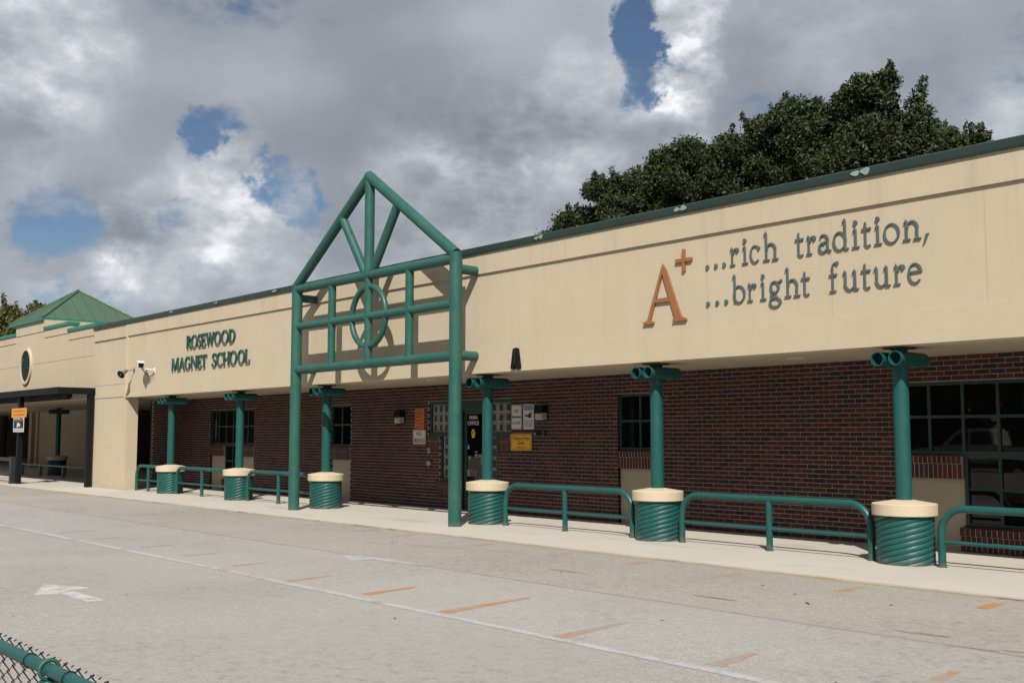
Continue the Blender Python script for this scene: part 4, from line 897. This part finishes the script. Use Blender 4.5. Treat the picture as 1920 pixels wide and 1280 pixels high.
p = at(804.5, 846, WY); t = thing('door_switch', 'narrow pale switch plate on the brick left of the door', 'switch', (p.x, WY, p.z - .06)); part('plate', MB().cbox(p.x - .03, p.x + .03, WY - .045, WY, p.z - .06, p.z + .06, .006), 'lens', t); part('button', MB().box(p.x - .012, p.x + .012, WY - .05, WY - .045, p.z - .02, p.z + .02), 'grey_metal', t)
p = at(804.5, 870, WY); t = thing('door_push_plate', 'round steel push plate on the brick below the switch', 'push plate', (p.x, WY, p.z - .07)); part('disc', MB().lathe([(.07, 0), (.07, -.03), (.06, -.045), (.0, -.046)], (p.x, WY, p.z), 24, 'y', False), 'steel', t, 40); part('back_box', MB().box(p.x - .05, p.x + .05, WY - .012, WY, p.z - .05, p.z + .05), 'grey_metal', t)

# signs on the canopy post
ys = 11.34
p = at(47.5, 772, ys)
t = thing('parking_sign', 'orange no parking sign on the black canopy post', 'sign', (p.x, ys, 2.0)); x0, x1 = at(34.5, 772, ys).x, at(60.5, 772, ys).x; z0, z1 = at(47, 780.5, ys).z, at(47, 763.5, ys).z
part('plate', MB().prism(rrect(x0, x1, z0, z1, .05), ys - .012, ys - .004), 'sign_orange_bright', t)
for k, (s, w) in enumerate((('NO PARKING &', .8), ('NO STANDING', .78), ('ANYTIME', .58))): text_part(s, (x0 + x1) / 2, z1 - .10 - k * .12, ys - .0135, .062, (x1 - x0) * w, 'sign_black', t)
x0, x1 = at(37.5, 794, ys).x, at(56, 794, ys).x; z1b = z0 - .01; z0b = at(47, 807.5, ys).z; m_ = (x0 + x1) / 2
t = thing('drop_off_sign', 'white framed black sign with a red disc on the canopy post', 'sign', (m_, ys, z0b))
part('plate', MB().prism(rrect(x0, x1, z0b, z1b, .02), ys - .012, ys - .004), 'sign_white', t); part('field', MB().box(x0 + .05, x1 - .05, ys - .0145, ys - .0125, z0b + .12, z1b - .05), 'sign_black', t)
part('red_disc', MB().strip([(m_ - .03 + .14 * math.cos(2 * math.pi * k / 24), z1b - .24 + .12 * math.sin(2 * math.pi * k / 24)) for k in range(24)], [(m_ - .03 + .07 * math.cos(2 * math.pi * k / 24), z1b - .24 + .06 * math.sin(2 * math.pi * k / 24)) for k in range(24)], ys - .0165, ys - .0147, True), 'sign_red', t)
part('white_bar', MB().box(m_ - .09, m_ + .04, ys - .0167, ys - .0147, z1b - .26, z1b - .225), 'sign_white', t)
part('white_figure', MB().prism([(m_ - .16, z0b + .14), (m_ - .09, z0b + .14), (m_ - .07, z0b + .20), (m_ + .17, z0b + .17), (m_ + .17, z0b + .26), (m_ + .05, z0b + .30), (m_ - .10, z0b + .29), (m_ - .15, z0b + .31)], ys - .0166, ys - .0147), 'sign_white', t)
part('text_line', MB().box(x0 + .06, x1 - .06, ys - .0145, ys - .0125, z0b + .045, z0b + .075).box(x0 + .07, x1 - .07, ys - .0166, ys - .0147, z1b - .10, z1b - .075), 'sign_grey', t)
# pavilion benches / rails
t = thing('porch_bench_rail', 'low grey pipe bench rail in the shade under the canopy', 'rail', (-43.5, 14.3, 0))
part('top_rail', MB().box(-47.0, -38.9, 14.22, 14.38, .40, .46), 'grey_metal', t)
for x in (-46.6, -44.4, -41.8, -39.4): part('leg', MB().box(x - .05, x + .05, 14.25, 14.35, 0, .40), 'grey_metal', t)
t = thing('post_and_rail_barrier', 'grey two rail barrier ending at the canopy post at left edge', 'barrier', (-40, 11.35, 0))
part('top_rail', MB().box(-47, -37.9, 11.28, 11.38, .74, .86), 'grey_dark', t); part('lower_rail', MB().box(-47, -37.9, 11.29, 11.37, .28, .36), 'grey_dark', t)
for x in (-37.95, -42.4, -46.6): part('post', MB().box(x - .09, x + .09, 11.24, 11.42, 0, .90), 'grey_dark', t)

# ================================================================ chain link fence in the near corner
FYC, FZ = 1.19, .866
Fn = thing('chain_link_fence', 'low green chain link fence with round top rail in the near left corner', 'fence', (-3.6, FYC, RZG))
part('top_rail', MB().sweep([(-14, FYC, FZ), (3, FYC, FZ)], .021, 20), 'green', Fn, 40)
for x in (-11.6, -9.6, -7.55, -5.55, -3.54, -1.5, .5):
    part('post', MB().sweep([(x, FYC + .0, RZG), (x, FYC, FZ - .035)], .024, 14), 'green', Fn, 40)
    cp = part('post_cap', MB().lathe([(.034, FZ - .075), (.036, FZ - .05), (.028, FZ - .032)], (x, FYC, 0), 16), 'green', Fn, 40)
    part('rail_loop', MB().sweep([(x + .0, FYC + .030 * math.cos(a), FZ + .030 * math.sin(a)) for a in [2 * math.pi * k / 20 for k in range(20)]], .0065, 8, closed=True), 'green_faded', cp, 60)
for x in (-4.6, -3.72, -3.36, -2.7): part('tie_wire', MB().sweep([(x, FYC + .0235 * math.cos(a), FZ + .0235 * math.sin(a)) for a in [2 * math.pi * k / 20 for k in range(20)]], .0022, 6, closed=True), 'black_soft', Fn)
mb = MB(); pch = .056
for i in range(int(17 / pch)):
    x = -14 + i * pch; pts = []
    nz_ = 16
    for j in range(nz_ * 2 + 1):
        z = FZ + .026 - j * pch * .5; u = ((j + i) % 2); pts.append((x + (pch * 1.04 if u else -pch * .04), FYC + .026 + (.004 if u else -.004), z))
    mb.sweep(pts, .0028, 5, caps=False)
    for s in (0, 1): mb.sweep([(x - pch * .04, FYC + .026, FZ + .024), (x + .004 - .01 * s, FYC + .026 + .008 * s, FZ + .027)], .0024, 4)
o = part('chain_link_mesh', mb, 'black_soft', Fn); o['kind'] = 'stuff'

# ================================================================ trees
def leaves(centers, radii, n_per, size, seed):
    g = np.random.default_rng(seed); P = []
    for c, r in zip(centers, radii):
        n = int(n_per * (r[0] * r[1] * r[2]) ** (2 / 3)); u = g.normal(size=(n, 3)); u /= np.linalg.norm(u, axis=1)[:, None]
        rad = g.uniform(.45, 1.0, n) ** .5 * (1 + .16 * g.normal(size=n)); P.append(np.array(c) + u * rad[:, None] * np.array(r))
    P = np.concatenate(P); n = len(P)
    a = g.normal(size=(n, 3)); a /= np.linalg.norm(a, axis=1)[:, None]; b = g.normal(size=(n, 3)); b -= (a * b).sum(1)[:, None] * a; b /= np.linalg.norm(b, axis=1)[:, None]
    s = size * g.uniform(.6, 1.35, n)[:, None]; L_ = a * s; Wd = b * s * .42; nrm = np.cross(a, b) * s * .18
    V_ = np.stack([P - L_, P + Wd + nrm, P + L_, P - Wd + nrm], 1).reshape(-1, 3)
    me = bpy.data.meshes.new('crown'); me.vertices.add(4 * n); me.vertices.foreach_set('co', V_.astype('f').ravel())
    me.loops.add(4 * n); me.loops.foreach_set('vertex_index', np.arange(4 * n, dtype='i')); me.polygons.add(n); me.polygons.foreach_set('loop_start', np.arange(0, 4 * n, 4, dtype='i')); me.polygons.foreach_set('loop_total', np.full(n, 4, 'i'))
    me.update(calc_edges=True); return me
def tree(name, label, base, height, lobes, seed, mat='leaf', n_per=4200, size=.062, sub=20, trunk_r=.28, group=None):
    """lobes: world-space (centre, radius) ellipsoids that shape the crown; small tufts are strewn over each."""
    g = random.Random(seed); t = thing(name, label, 'tree', base, group); bx, by, bz = base
    cs_, rs_ = [], []
    for c, r in lobes:
        for _ in range(int(sub * (r[0] * r[2]) ** .9) + 6):
            u = Vector((g.gauss(0, 1), g.gauss(0, 1), g.gauss(0, 1))).normalized(); k = g.uniform(.50, 1.08)
            q = Vector((c[0] + u.x * r[0] * k, c[1] + u.y * r[1] * k, c[2] + u.z * r[2] * k)); s = g.choice((.16, .22, .3, .42, .52)) * g.uniform(.8, 1.15)
            cs_.append((q.x - bx, q.y - by, q.z - bz)); rs_.append((s * 1.15, s * 1.15, s * .85))
            if u.z > .1 and g.random() < .55:          # sprigs that stand clear of the crown
                e = q + Vector((u.x * .5, u.y * .5, abs(u.z) * .6 + .15)) * g.uniform(.4, 1.0); rr = g.uniform(.07, .15)
                cs_.append((e.x - bx, e.y - by, e.z - bz)); rs_.append((rr, rr, rr * 1.8)); e2 = q.lerp(e, .5); cs_.append((e2.x - bx, e2.y - by, e2.z - bz)); rs_.append((rr * 1.4, rr * 1.4, rr * 1.8))
    me = leaves(cs_, rs_, n_per, size, seed); me.materials.append(M[mat]); o = bpy.data.objects.new('crown', me); COL.objects.link(o); o.parent = t
    tr = MB(); top = Vector((bx + .2, by, bz + height * .45))
    tr.sweep([(bx, by, bz - .1), (bx + .05, by, bz + .4), (bx + .12, by + .05, bz + height * .22), top], [trunk_r * 1.5, trunk_r * 1.1, trunk_r * .95, trunk_r * .8], 12)
    trunk = part('trunk', tr, 'wood_dark', t, 60)
    for c, r in lobes:
        e = Vector(c); m1 = top.lerp(e, .5) + Vector((g.uniform(-.4, .4), g.uniform(-.4, .4), .3))
        part('limb', MB().sweep([top + Vector((0, 0, -.5)), m1, e], [trunk_r * .6, trunk_r * .38, .06], 8), 'wood_dark', trunk, 60)
        for _ in range(4):
            q = e + Vector((g.uniform(-1, 1) * r[0], g.uniform(-1, 1) * r[1], g.uniform(-.6, .8) * r[2])) * .8
            part('limb', MB().sweep([m1.lerp(e, .6), q], [.07, .02], 6), 'wood_dark', trunk, 60)
    return t
def lobe(px, py, rp, Y, fz=1.0, fy=1.0):      # crown lobe seen at a pixel, radius in pixels, standing at depth Y
    c = at(px, py, Y); dist = (c - Vector((0, 0, CAM_H))).dot(_f); r = rp * dist / FPX; return (tuple(c), (r * 1.05, r * fy, r * fz))
gt = 'oak trees behind the school'
tree('oak_tree', 'tallest dark oak crown rising behind the fascia at right', (-15.6, 27, -.06), 11,
     [lobe(1640, 178, 34, 26.6), lobe(1600, 235, 56, 27), lobe(1680, 245, 58, 27), lobe(1640, 300, 84, 27), lobe(1722, 295, 46, 27), lobe(1782, 305, 34, 26.5), lobe(1555, 300, 70, 27.4), lobe(1520, 245, 45, 27.6), lobe(1812, 302, 19, 26.6), lobe(1700, 360, 84, 27)], 11, group=gt)
tree('oak_tree', 'middle dark oak crown showing above the letters of the slogan', (-19.6, 27.5, -.06), 10.5,
     [lobe(1500, 230, 39, 27.4), lobe(1445, 265, 39, 27.5), lobe(1380, 310, 56, 27.3), lobe(1300, 305, 42, 27), lobe(1330, 360, 70, 27), lobe(1430, 350, 74, 27.4), lobe(1490, 320, 70, 27.8), lobe(1255, 340, 42, 27), lobe(1240, 380, 56, 27), lobe(1400, 410, 74, 27)], 23, group=gt)
tree('oak_tree', 'lower left oak crown sloping down to the green coping', (-25.2, 27, -.06), 9.5,
     [lobe(1180, 355, 35, 27), lobe(1135, 375, 33, 27), lobe(1200, 405, 56, 27), lobe(1115, 420, 42, 27), lobe(1072, 438, 26, 27), lobe(1150, 440, 51, 27), lobe(1060, 455, 20, 27), lobe(1250, 430, 56, 27)], 37, group=gt)
tree('oak_tree', 'small tree top peeping over the coping right of the tallest oak', (-9.6, 27, -.06), 8.8, [lobe(1850, 308, 15, 27), lobe(1832, 325, 19, 27), lobe(1907, 302, 10, 27), lobe(1882, 340, 22, 27)], 41, trunk_r=.2, group=gt)
tree('oak_tree', 'olive tree top at the far left edge beyond the pavilion roof', (-69.5, 20, -.06), 9, [lobe(28, 600, 26, 20), lobe(0, 615, 34, 20), lobe(48, 625, 30, 20), lobe(15, 650, 40, 20), lobe(70, 612, 18, 20.5)], 53, mat='leaf_far', n_per=1100, size=.12, group=gt)
tree('oak_tree', 'small treetop just left of the pyramid roof ridge', (-64.5, 21.5, -.06), 8.5, [lobe(82, 592, 12, 21.5), lobe(95, 605, 22, 21.5), lobe(75, 620, 20, 21.5)], 59, mat='leaf_far', n_per=1100, size=.12, group=gt)

# fallen leaves and dark stains on the asphalt
mb = MB(); g = random.Random(3)
for k in range(26):
    x, y = g.uniform(-14, -2), g.uniform(2.5, 10.6); a = g.uniform(0, 6.3); l = g.uniform(.012, .03); z = RZG + .0015
    if k == 0: q = on_ground(1512, 1125); x, y, l = q.x, q.y, .06
    c, s_ = math.cos(a), math.sin(a); mb.add([(x - l * c, y - l * s_, z), (x - .4 * l * s_, y + .4 * l * c, z + .010), (x + l * c, y + l * s_, z + .004), (x + .4 * l * s_, y - .4 * l * c, z + .002)], [(0, 1, 2, 3)])
lv = bpy.data.objects.new('fallen_leaves', mb.mesh('fallen_leaves')); lv.data.materials.append(M['leaf_litter']); COL.objects.link(lv); lv['kind'] = 'stuff'; lv['label'] = 'dry leaf bits scattered over the asphalt'; lv['category'] = 'leaves'
M['stain'] = roadpaint('dark_stain', (.13, .12, .108), (.25, .235, .212), .88)
for px, py, w, h in ((1340, 1117, .28, .04), (1718, 1176, .22, .045), (1068, 1070, .3, .04), (1820, 1201, .10, .03), (1900, 1206, .12, .03)):
    c = on_ground(px, py); n = 20
    mark('stain', [(c.x + w * math.cos(2 * math.pi * k / n) * random.uniform(.75, 1.1) + .1 * math.sin(2 * math.pi * k / n), c.y + h * math.sin(2 * math.pi * k / n) * random.uniform(.6, 1.2)) for k in range(n)], 'stain', RZG + .00152)

for k in range(60):
    x = -32 + 33 * random.random(); l = random.uniform(.15, .9); w = random.uniform(.012, .05)
    mark('edge_dirt', [(x, CURB - w * .2), (x + l * .3, CURB - w), (x + l * .7, CURB - w * random.uniform(.4, 1)), (x + l, CURB - w * .15), (x + l, CURB + .001), (x, CURB + .001)], 'stain', RZG + .0022)
pts = [(-60 + k * .5, SEAM + random.uniform(-.012, .012)) for k in range(180)]
vs_ = []
for x, y in pts: h = random.uniform(.002, .007); vs_ += [(x, y - h, RZG + .001), (x, y + h, RZG + .001)]
part('seam_crack', MB().add(vs_, [(2 * i, 2 * i + 2, 2 * i + 3, 2 * i + 1) for i in range(len(pts) - 1)]), 'stain', road)

# pickup truck parked across the lot: seen only as a mirror image in the wide window
PT = thing('pickup_truck', 'silver crew cab pickup truck mirrored in the wide window at right', 'truck', (-23.0, -20.0, RZG))
def tx(x): return -23.0 + x
prof = [(-2.75, .50), (-2.78, .78), (-2.70, .98), (-1.55, 1.10), (-.72, 1.12), (2.70, 1.12), (2.78, .95), (2.78, .50)]
mb = MB(); P_ = [(tx(x), RZG + z) for x, z in prof][::-1]; A = sum(P_[k][0] * P_[(k + 1) % 8][1] - P_[(k + 1) % 8][0] * P_[k][1] for k in range(8)); mb.prism(P_ if A > 0 else P_[::-1], -20.95, -19.05)
body = part('body', mb, paint('silver_paint', (.50, .50, .49), .3, var=.05), PT)
cab = [(-1.30, 1.125), (-.42, 1.86), (.05, 1.93), (.95, 1.92), (1.12, 1.80), (1.22, 1.125)]
mb = MB(); v = []
for ys_, k in ((-20.90, 0), (-19.10, 0)): v += [(tx(x), ys_ + (.12 * (z - 1.12) / .8 if ys_ < -20 else -.12 * (z - 1.12) / .8), RZG + z) for x, z in cab]
n = len(cab); mb.add(v, [tuple(range(n)), tuple(range(2 * n - 1, n - 1, -1))] + [(i, n + i, n + (i + 1) % n, (i + 1) % n) for i in range(n)]); cb = part('cab', mb, bpy.data.materials['silver_paint'], PT)
def pane_(pts, sgn):
    yy = lambda z: (-20 + sgn * (.905 - .12 * (z - 1.12) / .8)); q = [(tx(x), yy(z), RZG + z) for x, z in pts]; return part('side_window', MB().add(q, [tuple(range(len(q)))]), 'glass', cb)
for sgn in (-1, 1):
    pane_([(-1.02, 1.20), (-.38, 1.76), (-.02, 1.80), (-.02, 1.20)], sgn); pane_([(.06, 1.20), (.06, 1.81), (.92, 1.80), (1.04, 1.70), (1.10, 1.20)], sgn)
    part('rear_rail', MB().box(tx(1.25), tx(2.75), -20 + sgn * .95 - .03, -20 + sgn * .95 + .03, RZG + 1.12, RZG + 1.17), 'black', body)
    for x in (-1.85, 1.75):
        w_ = part('wheel', MB().lathe([(.24, -.12), (.36, -.12), (.38, -.09), (.38, .09), (.36, .12), (.24, .12)], (tx(x), -20 + sgn * .86, RZG + .38), 24, 'y'), 'black_soft', PT, 40)
        part('rim', MB().lathe([(.235, -.125), (.10, -.09), (.03, -.10)], (tx(x), -20 + sgn * .86, RZG + .38), 20, 'y'), 'steel', w_, 40)
    part('headlight', MB().box(tx(-2.79), tx(-2.70), -20 + sgn * .78 - .13, -20 + sgn * .78 + .13, RZG + .80, RZG + .95), 'lens', PT)
part('windscreen', MB().add([(tx(-1.235), -20.80, RZG + 1.19), (tx(-1.235), -19.20, RZG + 1.19), (tx(-.50), -19.28, RZG + 1.81), (tx(-.50), -20.72, RZG + 1.81)], [(0, 1, 2, 3)]), 'glass', cb)

# woodland on the far side of the lot (behind the camera): what the dark window panes mirror
g = np.random.default_rng(5); cs_ = []; rs_ = []
for k in range(90):
    x = -110 + k * 1.75; y = -34 + 4 * math.sin(k * 1.7)
    for z, s in ((1.2, 1.7), (3.2, 2.0), (5.2, 2.2), (7.4, 2.0)): cs_.append((x + g.normal() * .7, y + g.normal(), z)); rs_.append((s, s, s * .9))
me = leaves(cs_, rs_, 130, .42, 77); me.name = 'woodland'; me.materials.append(M['leaf']); o = bpy.data.objects.new('woodland', me); COL.objects.link(o); o['kind'] = 'stuff'
o['label'] = 'belt of trees across the parking lot mirrored darkly in the window panes'; o['category'] = 'woodland'
